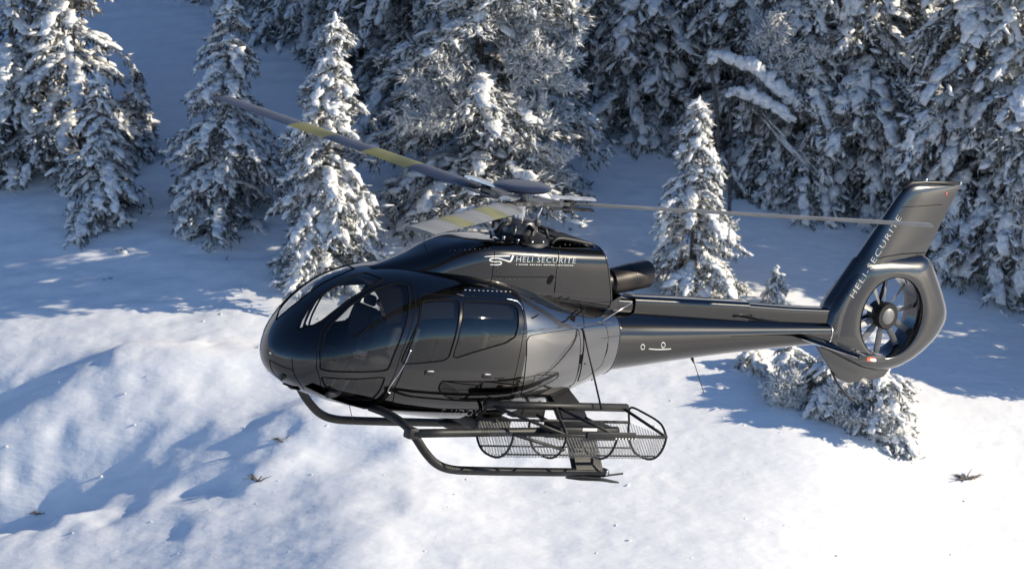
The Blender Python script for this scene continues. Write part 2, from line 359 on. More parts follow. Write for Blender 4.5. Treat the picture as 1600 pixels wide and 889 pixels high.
REG = {  # outlines on the left flank, read off as photo pixels and thrown onto the hull surface
 'windshield': [(465,515),(471,499),(482,481),(500,463),(522,447),(545,433),(570,426),(582,430),(600,437),(583,446),(567,455),(545,468),(522,486),(503,501),(490,508)],
 'door_f': [(500,521),(512,502),(545,470),(585,446),(620,437),(643,441),(648,462),(645,500),(625,556),(608,600),(596,624),(580,632),(545,631),(517,622),(501,602),(494,575),(494,546)],
 'win_f': [(507,521),(518,505),(547,477),(585,453),(618,443),(637,447),(640,466),(636,500),(618,548),(605,579),(500,578),(499,550)],
 'win_chin': [(501,588),(602,588),(592,612),(580,624),(548,624),(521,614),(507,602)],
 'door_r': [(655,460),(720,463),(800,469),(813,478),(819,500),(815,535),(803,590),(792,634),(700,638),(612,633),(616,606),(634,560),(652,510)],
 'win_r1': [(660,470),(718,468),(713,520),(700,563),(625,569),(643,527),(655,500)],
 'win_r2': [(724,470),(798,474),(809,483),(810,508),(805,526),(790,536),(706,562),(718,520)],
 'belly_panel': [(822,525),(880,516),(903,513),(905,560),(896,600),(860,616),(812,622)],
 'aft_panel': [(909,512),(945,507),(950,530),(940,570),(915,590),(902,596),(910,560)],
}
UV = {}
for k, v in REG.items():
    uvp = np.array(uv_of(v)); UV[k] = rounded(uvp, 2)
SIDES = {}
for k, v in UV.items():
    SIDES[k, 'L'] = v; mv = v.copy(); mv[:, 1] = math.pi - mv[:, 1]; SIDES[k, 'R'] = mv[::-1]
for _k, _lo, _hi, _d in (('win_f', 1.02, 9, .06), ('door_f', 1.10, 9, .05), ('win_r1', -9, 1.50, -.06), ('door_r', -9, 1.46, -.03)):
    _v = SIDES[_k, 'R']; _m = (_v[:, 0] > _lo) & (_v[:, 0] < _hi); _v[_m, 0] += _d
def pip(P, poly):
    x, y = P[:, 0], P[:, 1]; ins = np.zeros(len(P), bool); n = len(poly); j = n - 1
    for i in range(n):
        xi, yi = poly[i]; xj, yj = poly[j]
        c = ((yi > y) != (yj > y)) & (x < (xj - xi) * (y - yi) / (yj - yi + 1e-15) + xi); ins ^= c; j = i
    return ins
AFT = 3.03
def build_hull():
    na, ntt = 150, 150
    k = np.linspace(0, 1, na); a = HULL.a0 + (HULL.a1 - HULL.a0) * k ** 1.6; a[np.argmin(np.abs(a - AFT))] = AFT
    t = np.linspace(-math.pi / 2, 1.5 * math.pi, ntt + 1)
    Aa, Tt = np.meshgrid(a, t, indexing='ij'); G = np.stack([Aa.ravel(), Tt.ravel()], 1)
    keep = np.ones(len(G), bool); bp, be = [], []
    for key, poly in SIDES.items():
        d = dense(poly, .022); n0 = len(bp)
        bp += [tuple(x) for x in d]; be += [(n0 + i, n0 + (i + 1) % len(d)) for i in range(len(d))]
        for q0 in d: keep &= (((G[:, 0] - q0[0]) ** 2 + ((G[:, 1] - q0[1]) * .9) ** 2) > .014 ** 2)
    border = (Tt.ravel() <= t[0] + 1e-9) | (Tt.ravel() >= t[-1] - 1e-9); keep |= border
    G = G[keep]; n0 = len(G)
    verts = [Vector(x) for x in G] + [Vector(x) for x in bp]; edges = [(i + n0, j + n0) for i, j in be]
    vo, eo, fo, *_ = delaunay_2d_cdt(verts, edges, [], 0, 1e-6)
    Q = np.array([(v.x, v.y) for v in vo]); F = np.array([f for f in fo])
    C = Q[F].mean(1)
    reg = np.array(['hull'] * len(F), dtype=object)
    for key in ('door_f', 'door_r', 'belly_panel', 'aft_panel', 'windshield', 'win_f', 'win_chin', 'win_r1', 'win_r2'):
        for sd in 'LR': reg[pip(C, SIDES[key, sd])] = key + '_' + sd
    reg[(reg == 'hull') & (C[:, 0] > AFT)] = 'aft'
    P = HULL.P(Q[:, 0], Q[:, 1]); N = HULL.N(Q[:, 0], Q[:, 1])
    pole = Q[:, 0] < HULL.a0 + .004; N[pole] = (-1, 0, 0)
    return Q, F, reg, P, N
HQ, HF, HR, HP, HN = build_hull()
def hull_part(name, regs, m, parent=None, push=0.0):
    f = HF[np.isin(HR, regs)]; used, invx = np.unique(f, return_inverse=True); f = invx.reshape(-1, 3)
    V = flip(HP[used] + HN[used] * push); N = HN[used].copy(); N[:, 1] *= -1
    # orient
    e = np.cross(V[f[:, 1]] - V[f[:, 0]], V[f[:, 2]] - V[f[:, 0]]); bad = (e * N[f].mean(1)).sum(1) < 0; f[bad] = f[bad][:, ::-1]
    ok = np.linalg.norm(e, axis=1) > 1e-10; f = f[ok]
    me = fast_mesh(name, V, f); o = link(name, me, m, parent or HELI); me.normals_split_custom_set_from_vertices(N.tolist()); return o
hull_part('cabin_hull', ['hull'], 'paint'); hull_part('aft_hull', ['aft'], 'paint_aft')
DOORS = {}
for sd in 'LR':
    for dn, wins in (('door_f', ('win_f', 'win_chin')), ('door_r', ('win_r1', 'win_r2'))):
        d = hull_part('cabin_door', [dn + '_' + sd], 'paint', None, .004); DOORS[dn, sd] = d
        for wn in wins: hull_part('door_window', [wn + '_' + sd], 'glass_d' if dn == 'door_r' else 'glass_m', d, -.002)
    hull_part('windshield_pane', ['windshield_' + sd], 'glass', None, -.001)
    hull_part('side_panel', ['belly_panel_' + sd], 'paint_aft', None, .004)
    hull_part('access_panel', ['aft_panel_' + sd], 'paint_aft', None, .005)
def hull_strip(name, key, r, m, parent=None):
    d = dense(SIDES[key], .03); P = HULL.P(d[:, 0], d[:, 1]); N = HULL.N(d[:, 0], d[:, 1])
    V, F = [], []; n = len(P)
    T = np.roll(P, -1, 0) - np.roll(P, 1, 0); T /= np.linalg.norm(T, axis=1)[:, None] + 1e-9; B = np.cross(T, N)
    for i in range(n):
        for (b, hgt) in ((-1, -.012), (-1, .5), (-.5, .8), (.5, .8), (1, .5), (1, -.012)):
            V.append(P[i] + B[i] * b * r + N[i] * (hgt * .009 if hgt > 0 else hgt))
    for i in range(n):
        j = (i + 1) % n
        for k in range(5): F.append((i * 6 + k, i * 6 + k + 1, j * 6 + k + 1, j * 6 + k))
    return hm(name, V, F, m, parent)
for sd in 'LR':
    hull_strip('windshield_seal', ('windshield', sd), .009, 'seam')
    for dn, wins in (('door_f', ('win_f', 'win_chin')), ('door_r', ('win_r1', 'win_r2'))):
        for wn in wins: hull_strip('window_seal', (wn, sd), .009, 'seam', DOORS[dn, sd])
        hull_strip('door_gap', (dn, sd), .005, 'seam', DOORS[dn, sd])
    hull_strip('panel_gap', ('belly_panel', sd), .004, 'seam'); hull_strip('panel_gap', ('aft_panel', sd), .004, 'seam')
def seam_px(name, tree, pts, r, m, parent=None, sub=6):
    P = spline(np.array(pts, float), sub); Q = [cast(tree, x, y, .001) for x, y in P]; Q = [x for x in Q if x is not None]
    V, F = tube(Q, r, 6); return hm(name, V, F, m, parent)
# rear bulkhead ring and the collar to the boom
for a_, dw in ((4.895, .004),):
    t = np.linspace(0, 2 * math.pi, 60, endpoint=False); P = HULL.P(np.full(60, a_), t)
    V, F = tube(P, .008, 8, closed=True, up=(1, 0, 0)); hm('boom_collar', V, F, 'paint_fin')

# ---- tail boom
BST = [[4.86,1.035,1.865,.445,1.48],[5.3,1.09,1.85,.40,1.49],[6.0,1.19,1.83,.345,1.52],[7.0,1.32,1.81,.28,1.57],[8.0,1.43,1.80,.22,1.62],[8.78,1.50,1.80,.185,1.65]]
BOOM = Loft(BST, False, lambda a: (2.15 + 0 * a, 2.15 + 0 * a))
V, F = BOOM.mesh(40, 64); hm('tail_boom', V, F, 'paint', sharp=50); BB = bvh(V, F)
def rect_loft(st): return Loft(st, False, lambda a: (5 + 0 * a, 5 + 0 * a))
V, F = rect_loft([[4.6,1.70,1.99,.12,1.8],[5.0,1.70,1.985,.125,1.8],[5.32,1.70,1.98,.125,1.8]]).mesh(8, 40); hm('shaft_cover', V, F, 'paint', sharp=40)
V, F = rect_loft([[5.32,1.70,2.015,.15,1.8],[6.3,1.70,2.012,.15,1.8],[7.22,1.70,2.005,.15,1.8]]).mesh(14, 40); c1 = hm('shaft_cover', V, F, 'paint', sharp=40)
V, F = rect_loft([[7.22,1.70,1.985,.125,1.8],[8.0,1.70,1.965,.115,1.8],[8.72,1.70,1.965,.105,1.8]]).mesh(10, 40); hm('shaft_cover', V, F, 'paint', sharp=40)
t = np.linspace(0, 2 * math.pi, 50, endpoint=False); V, F = tube(BOOM.P(np.full(50, 8.66), t) * 1.0, .012, 6, closed=True, up=(1, 0, 0)); hm('boom_band', V, F, 'alu')

# ---- engine cowling
CST = [[1.30,2.10,2.215,.10,2.15],[1.50,2.05,2.275,.24,2.12],[1.9,2.0,2.41,.36,2.1],[2.25,1.98,2.555,.42,2.1],[2.5,1.95,2.625,.455,2.1],[2.8,1.92,2.655,.48,2.1],[3.3,1.88,2.66,.49,2.1],[4.0,1.82,2.655,.475,2.1],[4.45,1.80,2.655,.455,2.1]]
COWL = Loft(CST, False, lambda a: (2.0 + 2.6 * sm(a, 1.4, 2.9), 2.2 + 0 * a), shear=lambda a, z: sm(a, 3.4, 4.45) * .34 * (2.655 - z))
V, F = COWL.mesh(90, 96, (True, False)); cw = hm('engine_cowling', V, F, 'paint'); CB = bvh(V, F)
for i in range(1): pass
# rear rim, inner face and exhaust
t = np.linspace(0, 2 * math.pi, 72, endpoint=False); P = COWL.P(np.full(72, 4.45), t)
V, F = tube(P, .010, 8, closed=True, up=(1, 0, 0)); hm('cowling_rim', V, F, 'paint_fin', cw)
Pin = P.copy(); ctr = P.mean(0); Pb = ctr + (P - ctr) * .80 + np.array([-.10, 0, 0]); Pc = ctr + (P - ctr) * .35 + np.array([-.14, 0, 0])
V = np.concatenate([P, Pb, Pc]); n = 72; F = [(i, (i + 1) % n, n + (i + 1) % n, n + i) for i in range(n)] + [(n + i, n + (i + 1) % n, 2 * n + (i + 1) % n, 2 * n + i) for i in range(n)] + [tuple(range(2 * n, 3 * n))]
hm('firewall', V, F, 'paint', cw)
def ringtube(P, r, n=32, wall=.012):
    """open pipe with an inner wall along P"""
    V, F = tube(P, r, n, cap=False); V2, F2 = tube(P, np.array(r) - wall, n, cap=False); k = len(V)
    VV = V + V2; FF = F + [tuple(i + k for i in f)[::-1] for f in F2]
    N = len(P)
    for i in range(n): FF.append(((N - 1) * n + i, (N - 1) * n + (i + 1) % n, k + (N - 1) * n + (i + 1) % n, k + (N - 1) * n + i))
    FF.append(tuple(k + i for i in range(n))); return VV, FF
ea = np.array([4.55, 0, 2.30]); eb = np.array([5.52, .0, 2.285])
e0 = inv(950, 440, l=0); e1 = inv(1010, 428, l=0)
V, F = ringtube([e0 + (-.55, 0, -.02), e0 + (-.02, 0, 0), e0 + (.02, 0, .0), e0 * .5 + e1 * .5, e1 - (.02, 0, 0), e1], [.115, .13, .165, .172, .172, .168]); hm('exhaust_pipe', V, F, 'exh', cw, sharp=35)
V, F = ringtube([e0 * .45 + e1 * .55, e0 * .44 + e1 * .56], [.176, .176]); hm('exhaust_band', V, F, 'steel', cw, sharp=35)
# small bright fairing under the exhaust
P3 = [inv(940, 487, l=.25), inv(958, 470, l=.22), inv(972, 461, l=.12), inv(962, 484, l=.2), inv(948, 494, l=.25)]
V = [p for p in P3] + [p * (1, 0, 1) + (0, -.1, 0) for p in P3]; n = 5
hm('exhaust_fairing', V, [tuple(range(n)), tuple(range(n, 2 * n))] + [(i, (i + 1) % n, n + (i + 1) % n, n + i) for i in range(n)], 'paint', cw, smooth=False)
for pts in ([(773,393),(771,415),(769,432),(766,448)], [(875,380),(872,405),(869,432),(867,455)], [(770,432),(820,433),(869,433)], [(869,433),(867,448),(866,458)]):
    seam_px('cowling_seam', CB, pts, .0045, 'seam', cw)
for (x0, y0, x1, y1, n_) in ((776, 396, 772, 444, 8), (872, 386, 865, 446, 9), (778, 436, 862, 437, 12), (880, 382, 940, 384, 9), (700, 392, 762, 388, 9)):
    for i_ in range(n_):
        c_ = cast(CB, x0 + (x1 - x0) * i_ / (n_ - 1) + 3, y0 + (y1 - y0) * i_ / (n_ - 1), .001)
        if c_ is not None: V, F = box(c_, (.012, .006, .012)); hm('cowling_screw', V, F, 'steel', cw, smooth=False)
p = cast(CB, 860, 437, .004)
if p is not None:
    t = np.linspace(0, 2 * math.pi, 16, endpoint=False); hm('drain_hole', [p + (.04 * math.cos(x) + .02 * math.sin(x), .004, .06 * math.sin(x)) for x in t], [tuple(range(16))], 'seam', cw)
# raised intake grille frame on the deck behind the mast
g = [(-.05, .34), (.50, .30), (.95, .12)]
V, F = tube(spline([(3.70, .30, 2.655), (3.78, .30, 2.72), (4.0, .29, 2.715), (4.38, .27, 2.665)], 6), .022, 8); hm('intake_frame', V, F, 'black', cw)
V, F = tube(spline([(3.70, -.30, 2.655), (3.78, -.30, 2.74), (4.0, -.29, 2.74), (4.38, -.27, 2.665)], 6), .022, 8); hm('intake_frame', V, F, 'black', cw)
V, F = join(*[box((3.80 + .06 * i, 0, 2.725 - .004 * i), (.02, .58, .02)) for i in range(9)]); hm('intake_grille', V, F, 'black', cw, smooth=False)
hm('intake_screen', [(3.76, -.29, 2.715), (3.76, .29, 2.715), (4.32, .27, 2.668), (4.32, -.27, 2.668)], [(0, 1, 2, 3)], 'steel', cw, smooth=False)

# ---- rotor mast and hub
MB = inv(812, 372, l=0); HUBC = np.array([3.36, 0, 3.08]); MX = (HUBC - np.array([3.42, 0, 2.6])); MX /= np.linalg.norm(MX)
MR = empty('main_rotor'); MR.parent = HELI
def mpt(x, y, z): return np.array([3.42 - .10 * z / 1.0, 0, 2.6]) + np.array([x, y, z])
V, F = tube([mpt(0, 0, -.02), mpt(0, 0, .05), mpt(0, 0, .10), mpt(0, 0, .13)], [.40, .38, .30, .26], 28); hm('mast_base', V, F, 'black', MR, sharp=30)
V, F = tube([mpt(0, 0, .10), mpt(0, 0, .20), mpt(0, 0, .27), mpt(0, 0, .29)], [.22, .23, .20, .12], 24); hm('swashplate', V, F, 'steel', MR, sharp=30)
for k in range(12):
    an = R(8 + 30 * k); V, F = tube([mpt(.345 * math.cos(an), .345 * math.sin(an), .05), mpt(.345 * math.cos(an), .345 * math.sin(an), .085)], .018, 8); hm('flange_bolt', V, F, 'alu', MR)
for k in range(5):
    an = R(15 + 72 * k); c_, s_ = math.cos(an), math.sin(an); V, F = tube([mpt(.16 * c_, .16 * s_, .24), mpt(.33 * c_ - .05 * s_, .33 * s_ + .05 * c_, .20), mpt(.35 * c_ - .12 * s_, .35 * s_ + .12 * c_, .10)], [.03, .026, .02], 8); hm('control_lever', V, F, 'black', MR)
V, F = cyl(mpt(0, 0, .05), mpt(0, 0, .62), .065, .06, 18); hm('mast', V, F, 'alu', MR, sharp=30)
for k in range(6):
    an = R(20 + 60 * k); c_, s_ = math.cos(an), math.sin(an)
    V, F = tube([mpt(.25 * c_, .25 * s_, .06), mpt(.21 * c_, .21 * s_, .22)], .022, 8); hm('actuator', V, F, 'alu' if k % 2 else 'steel', MR)
for k in range(3):
    an = R(30 + 120 * k + 18); c_, s_ = math.cos(an), math.sin(an)
    V, F = tube([mpt(.19 * c_, .19 * s_, .24), mpt(.27 * c_, .27 * s_, .52)], .014, 8); hm('pitch_link', V, F, 'alu', MR)
    V, F = box(mpt(.22 * c_, .22 * s_, .27), (.07, .07, .07)); bevel(hm('link_lug', V, F, 'steel', MR), .012)
# anti-vibration dome on top
V, F = tube([mpt(0, 0, .52), mpt(0, 0, .60), mpt(0, 0, .66)], [.10, .085, .085], 24); hm('hub_post', V, F, 'steel', MR, sharp=30)
V, F = tube([mpt(0, 0, .64), mpt(0, 0, .65), mpt(0, 0, .68), mpt(0, 0, .70), mpt(0, 0, .715), mpt(0, 0, .72)], [.26, .33, .36, .33, .20, .03], 40); hm('hub_cap', V, F, 'blade_b', MR, sharp=60)
# blades
RD = 5.345; ALP = [R(21), R(141), R(261)]; CONE = [R(3.6), R(2.0), R(2.3)]
def bp_(al, r, y, z, cone):
    e = np.array([math.cos(al), math.sin(al), 0]); sdir = np.array([-math.sin(al), math.cos(al), 0])
    n = mpt(0, 0, .50) + e * r * math.cos(cone) + sdir * y + np.array([0, 0, r * math.sin(cone) + z]); return n
AF = [(1.0, 0), (.75, .045), (.45, .07), (.2, .072), (.06, .048), (0, 0), (.06, -.03), (.2, -.045), (.45, -.045), (.75, -.028)]
def blade_sec(al, r0, r1, cone, ch=.36, st=4):
    V, F = [], []; n = len(AF)
    for i in range(st + 1):
        r = r0 + (r1 - r0) * i / st; pitch = R(9 - 7 * r / RD)
        c_ = ch * (1 if r > .95 else .55 + .45 * sm(np.array(r), .62, .95))
        for (x, z) in AF:
            yy = (x - .27) * -c_; zz = z * c_ ; V.append(bp_(al, r, yy * math.cos(pitch) - zz * math.sin(pitch), zz * math.cos(pitch) + yy * math.sin(pitch), cone))
    for i in range(st):
        for k in range(n): F.append((i * n + k, i * n + (k + 1) % n, (i + 1) * n + (k + 1) % n, (i + 1) * n + k))
    F += [tuple(range(n)), tuple(range(st * n, (st + 1) * n))]; return V, F
BANDS = [[(.66, 5.345, 'blade_g')],
         [(.66, 1.7, 'blade_g'), (1.7, 2.4, 'blade_y'), (2.4, 3.4, 'blade_g'), (3.4, 4.1, 'blade_y'), (4.1, 5.345, 'blade_g')],
         [(.66, 1.75, 'blade_b'), (1.75, 2.55, 'blade_y'), (2.55, 3.25, 'blade_b'), (3.25, 3.9, 'blade_y'), (3.9, 5.345, 'blade_b')]]
for al, co_, bands in zip(ALP, CONE, BANDS):
    for (r0, r1, m) in bands:
        V, F = blade_sec(al, r0, r1, co_, st=max(2, int((r1 - r0) * 3))); hm('rotor_blade', V, F, m, MR, sharp=40)
    V, F = tube([bp_(al, .05, 0, 0, co_), bp_(al, .35, 0, .0, co_), bp_(al, .55, 0, 0, co_)], [.16, .12, .07], 12, flat=1, up=(0, 0, 1))
    P = [bp_(al, r, y, z, co_) for r, y in ((.0, .20), (.28, .15), (.52, .085), (.60, .07)) for z in (-.02, .025)] + [bp_(al, r, -y, z, co_) for r, y in ((.0, .20), (.28, .15), (.52, .085), (.60, .07)) for z in (-.02, .025)]
    F = [];
    for i in range(3):
        b = i * 2; F += [(b, b + 2, b + 3, b + 1), (8 + b, 8 + b + 1, 8 + b + 3, 8 + b + 2), (b + 1, b + 3, 8 + b + 3, 8 + b + 1), (b, 8 + b, 8 + b + 2, b + 2)]
    F += [(6, 14, 15, 7)]
    hm('star_arm', P, F, 'steel', MR, smooth=False)
    for z in (.075, -.06):
        P = []
        for r, y in ((.40, .07), (.62, .085), (.92, .07)):
            P += [bp_(al, r, y, z - .012, co_), bp_(al, r, y, z + .012, co_), bp_(al, r, -y, z + .012, co_), bp_(al, r, -y, z - .012, co_)]
        F = [(0, 1, 2, 3), (8, 11, 10, 9)]
        for i in (0, 4): F += [(i + k, i + (k + 1) % 4, i + 4 + (k + 1) % 4, i + 4 + k) for k in range(4)]
        hm('blade_grip', P, F, 'alu' if z > 0 else 'steel', MR, smooth=False)
    V, F = tube([bp_(al, .60, 0, -.10, co_), bp_(al, .60, 0, .07, co_)], .065, 14); hm('damper', V, F, 'black', MR, sharp=30)
    V, F = tube([bp_(al, .66, .04, -.12, co_), bp_(al, .72, -.05, -.13, co_)], .02, 8); hm('grip_bolt', V, F, 'steel', MR)

# ---- fin and shrouded tail fan
HC = (9.668, 1.903); HRAD = .528
OUT = [(8.60,1.47),(8.60,2.0),(9.02,2.66),(9.5,2.71),(10.20,2.72),(10.33,2.66),(10.62,2.27),(10.78,2.02),(10.80,1.86),(10.68,1.64),(10.49,1.46),(10.30,1.33),(10.08,1.225),(9.88,1.175),(9.69,1.16),(9.45,1.19),(9.15,1.28)]
def radial(an):
    d = np.array([math.cos(an), math.sin(an)]); best = 0; c = np.array(HC)
    for i in range(len(OUT)):
        p0 = np.array(OUT[i]) - c; e = np.array(OUT[(i + 1) % len(OUT)]) - c - p0
        den = d[0] * e[1] - d[1] * e[0]
        if abs(den) < 1e-9: continue
        tt = (p0[0] * e[1] - p0[1] * e[0]) / den; ss = (p0[0] * d[1] - p0[1] * d[0]) / den
        if tt > 0 and -1e-9 <= ss <= 1 + 1e-9: best = max(best, tt)
    return best
NA = 144; ang = [2 * math.pi * i / NA for i in range(NA)]; ro = np.array([radial(x) for x in ang])
for _ in range(2): ro = .25 * np.roll(ro, 1) + .5 * ro + .25 * np.roll(ro, -1)
prof = [(1.0, 0.0, .0), (.985, 0, .035), (.94, 0, .075), (.75, 0, .135), (.5, 0, .175), (.25, 0, .195), (.10, 0, .197), (.03, 0, .185), (0, 0, .165), (0, 0, .06)]
V, F = [], []; rows = prof + [(f_, x_, -t_) for f_, x_, t_ in prof[::-1][:-1]]
for (f_, _x, th_) in rows:
    for i, an in enumerate(ang):
        r_ = HRAD + (ro[i] - HRAD) * f_; fr = max(0, math.cos(an - math.pi)); tk = th_ * (1 + .0 * fr)
        V.append((HC[0] + r_ * math.cos(an), tk, HC[1] + r_ * math.sin(an)))
NR = len(rows)
for j in range(NR):
    jj = (j + 1) % NR
    for i in range(NA): F.append((j * NA + i, j * NA + (i + 1) % NA, jj * NA + (i + 1) % NA, jj * NA + i))
TV_, TF_ = V, F; TAIL = hm('tail_shroud', V, F, 'paint_fin', sharp=60); TBV = bvh(V, F)
V, F = tube([(HC[0] + (HRAD + .012) * math.cos(x), .178, HC[1] + (HRAD + .012) * math.sin(x)) for x in ang], .011, 6, closed=True, up=(0, 1, 0)); hm('shroud_lip', V, F, 'seam', TAIL)
# fin
FZ = [1.62, 1.9, 2.1, 2.3, 2.5, 2.7, 2.9, 3.1, 3.3, 3.45, 3.55, 3.61, 3.65, 3.67]
LE = [8.60, 8.60, 8.70, 8.83, 8.95, 9.075, 9.20, 9.325, 9.45, 9.545, 9.62, 9.69, 9.77, 9.86]
TE = [9.05, 9.08, 9.12, 9.28, 9.8, 10.22, 10.31, 10.395, 10.485, 10.545, 10.59, 10.61, 10.62, 10.62]
THK = [.18, .185, .18, .165, .15, .13, .115, .10, .088, .08, .07, .055, .035, .012]
ns = 13; xs = [.5 - .5 * math.cos(math.pi * i / ns) for i in range(ns + 1)]
def yth(x): return (2.969 * math.sqrt(x) - 1.26 * x - 3.516 * x ** 2 + 2.843 * x ** 3 - 1.015 * x ** 4)
V, F = [], []; n = 2 * ns
for z_, l_, t_, k_ in zip(FZ, LE, TE, THK):
    for i in range(ns + 1): V.append((l_ + (t_ - l_) * xs[i], k_ * yth(xs[i]) + .004, z_))
    for i in range(ns - 1, 0, -1): V.append((l_ + (t_ - l_) * xs[i], -k_ * yth(xs[i]) - .004, z_))
for j in range(len(FZ) - 1):
    for i in range(n): F.append((j * n + i, j * n + (i + 1) % n, (j + 1) * n + (i + 1) % n, (j + 1) * n + i))
F += [tuple(range(n)), tuple(range((len(FZ) - 1) * n, len(FZ) * n))]
FIN = hm('tail_fin', V, F, 'paint_fin', sharp=70); FB = bvh(V, F); _n = len(TV_); FTB = bvh(list(TV_) + list(V), list(TF_) + [tuple(i + _n for i in f) for f in F])
V, F = tube([(9.60, 0, 3.585), (9.75, 0, 3.655), (10.0, 0, 3.68), (10.3, 0, 3.692), (10.62, 0, 3.70)], [.03, .035, .03, .025, .022], 10); hm('fin_cap', V, F, 'black', FIN)
V, F = tube([(10.0, 0, 3.69), (10.02, 0, 3.74)], [.03, .012], 10); hm('beacon', V, F, 'alu', FIN)
V, F = tube([(10.615, 0, 3.70), (10.64, 0, 3.70)], .026, 10); hm('tail_light', V, F, 'alu', FIN)
seam_px('fin_seam', FB, [(1409,324),(1440,322),(1472,320)], .004, 'seam', FIN); seam_px('fin_seam', FB, [(1446,395),(1410,397),(1385,401),(1372,404)], .006, 'seam', FIN)
V, F = box(inv(1478, 303, l=.03), (.03, .02, .04)); hm('reflector', V, F, 'tailred', FIN)
# fan
FANR = empty('tail_fan'); FANR.parent = HELI
V, F = tube([(HC[0], .12, HC[1]), (HC[0], .10, HC[1]), (HC[0], -.12, HC[1])], [.165, .18, .17], 32, up=(0, 0, 1)); hm('fan_hub', V, F, 'black', FANR, sharp=40)
V, F = tube([(HC[0], .125, HC[1]), (HC[0], .121, HC[1])], [.10, .105], 24, up=(0, 0, 1)); hm('hub_plate', V, F, 'fan', FANR, sharp=40)
for k in range(10):
    an = R(14 + 36 * k + (k % 3) * 4); c_, s_ = math.cos(an), math.sin(an); V, F = [], []
    for (r_, ch_, tw) in ((.15, .05, 35), (.22, .085, 30), (.36, .085, 24), (.515, .08, 18)):
        for (x, z) in AF:
            yy = (x - .4) * ch_; zz = z * ch_ * 1.2; q0 = R(90 - tw * 1.2); ty = yy * math.sin(q0) - zz * math.cos(q0); tz = yy * math.cos(q0) + zz * math.sin(q0)
            V.append((HC[0] + r_ * c_ - ty * s_, tz + .0, HC[1] + r_ * s_ + ty * c_))
    n = len(AF)
    for i in range(3):
        for j in range(n): F.append((i * n + j, i * n + (j + 1) % n, (i + 1) * n + (j + 1) % n, (i + 1) * n + j))
    F += [tuple(range(n)), tuple(range(3 * n, 4 * n))]; hm('fan_blade', V, F, 'fan', FANR, sharp=50)
for an in (R(200), R(320), R(80)):
    V, F = tube([(HC[0] + .1 * math.cos(an), -.13, HC[1] + .1 * math.sin(an)), (HC[0] + .53 * math.cos(an), -.13, HC[1] + .53 * math.sin(an))], .025, 8, up=(0, 1, 0)); hm('stator_arm', V, F, 'black', FANR)
# keel fin, bumper
kp = [inv(x, y, l=0) for x, y in ((1275,541),(1297,577),(1309,592),(1323,598),(1340,595),(1348,589),(1356,594),(1378,588),(1388,575),(1365,566),(1320,552))]
V = [p + (0, .03, 0) for p in kp] + [p - (0, .03, 0) for p in kp]; n = len(kp)
bevel(hm('keel_fin', V, [tuple(range(n)), tuple(range(n, 2 * n))[::-1]] + [(i, (i + 1) % n, n + (i + 1) % n, n + i) for i in range(n)], 'paint_fin'), .008, 2)
V, F = tube(spline([inv(x, y, l=0) for x, y in ((1299,579),(1308,598),(1320,614),(1330,624),(1336,626))], 5), [.016] * 20 + [.012], 8); hm('tail_bumper', V, F, 'black')
# stabiliser
STB = [(-1.365, 8.06, 8.50), (-.9, 8.03, 8.52), (0, 7.99, 8.56), (.9, 8.03, 8.52), (1.365, 8.06, 8.50)]; V, F = [], []; n = len(AF)
for (l_, a0, a1) in STB:
    for (x, z) in AF: V.append((a0 + (a1 - a0) * x, l_, 1.61 + z * (a1 - a0) * 1.1))
for i in range(4):
    for k in range(n): F.append((i * n + k, i * n + (k + 1) % n, (i + 1) * n + (k + 1) % n, (i + 1) * n + k))
F += [tuple(range(n)), tuple(range(4 * n, 5 * n))]
STAB = hm('stabiliser', V, F, 'paint', sharp=40)
for s in (-1, 1):
    V, F = box((8.28, s * 1.375, 1.61), (.46, .02, .075)); bevel(hm('stabiliser_tip', V, F, 'paint_fin', STAB), .008)
V, F = tube([(8.20, 1.375, 1.60), (8.30, 1.40, 1.60)], [.02, .026], 12); hm('position_light', V, F, 'red', STAB)
V, F = tube([(8.24, 1.405, 1.60), (8.30, 1.43, 1.60)], [.010, .016], 12); hm('lamp_core', V, F, 'lampw', STAB)

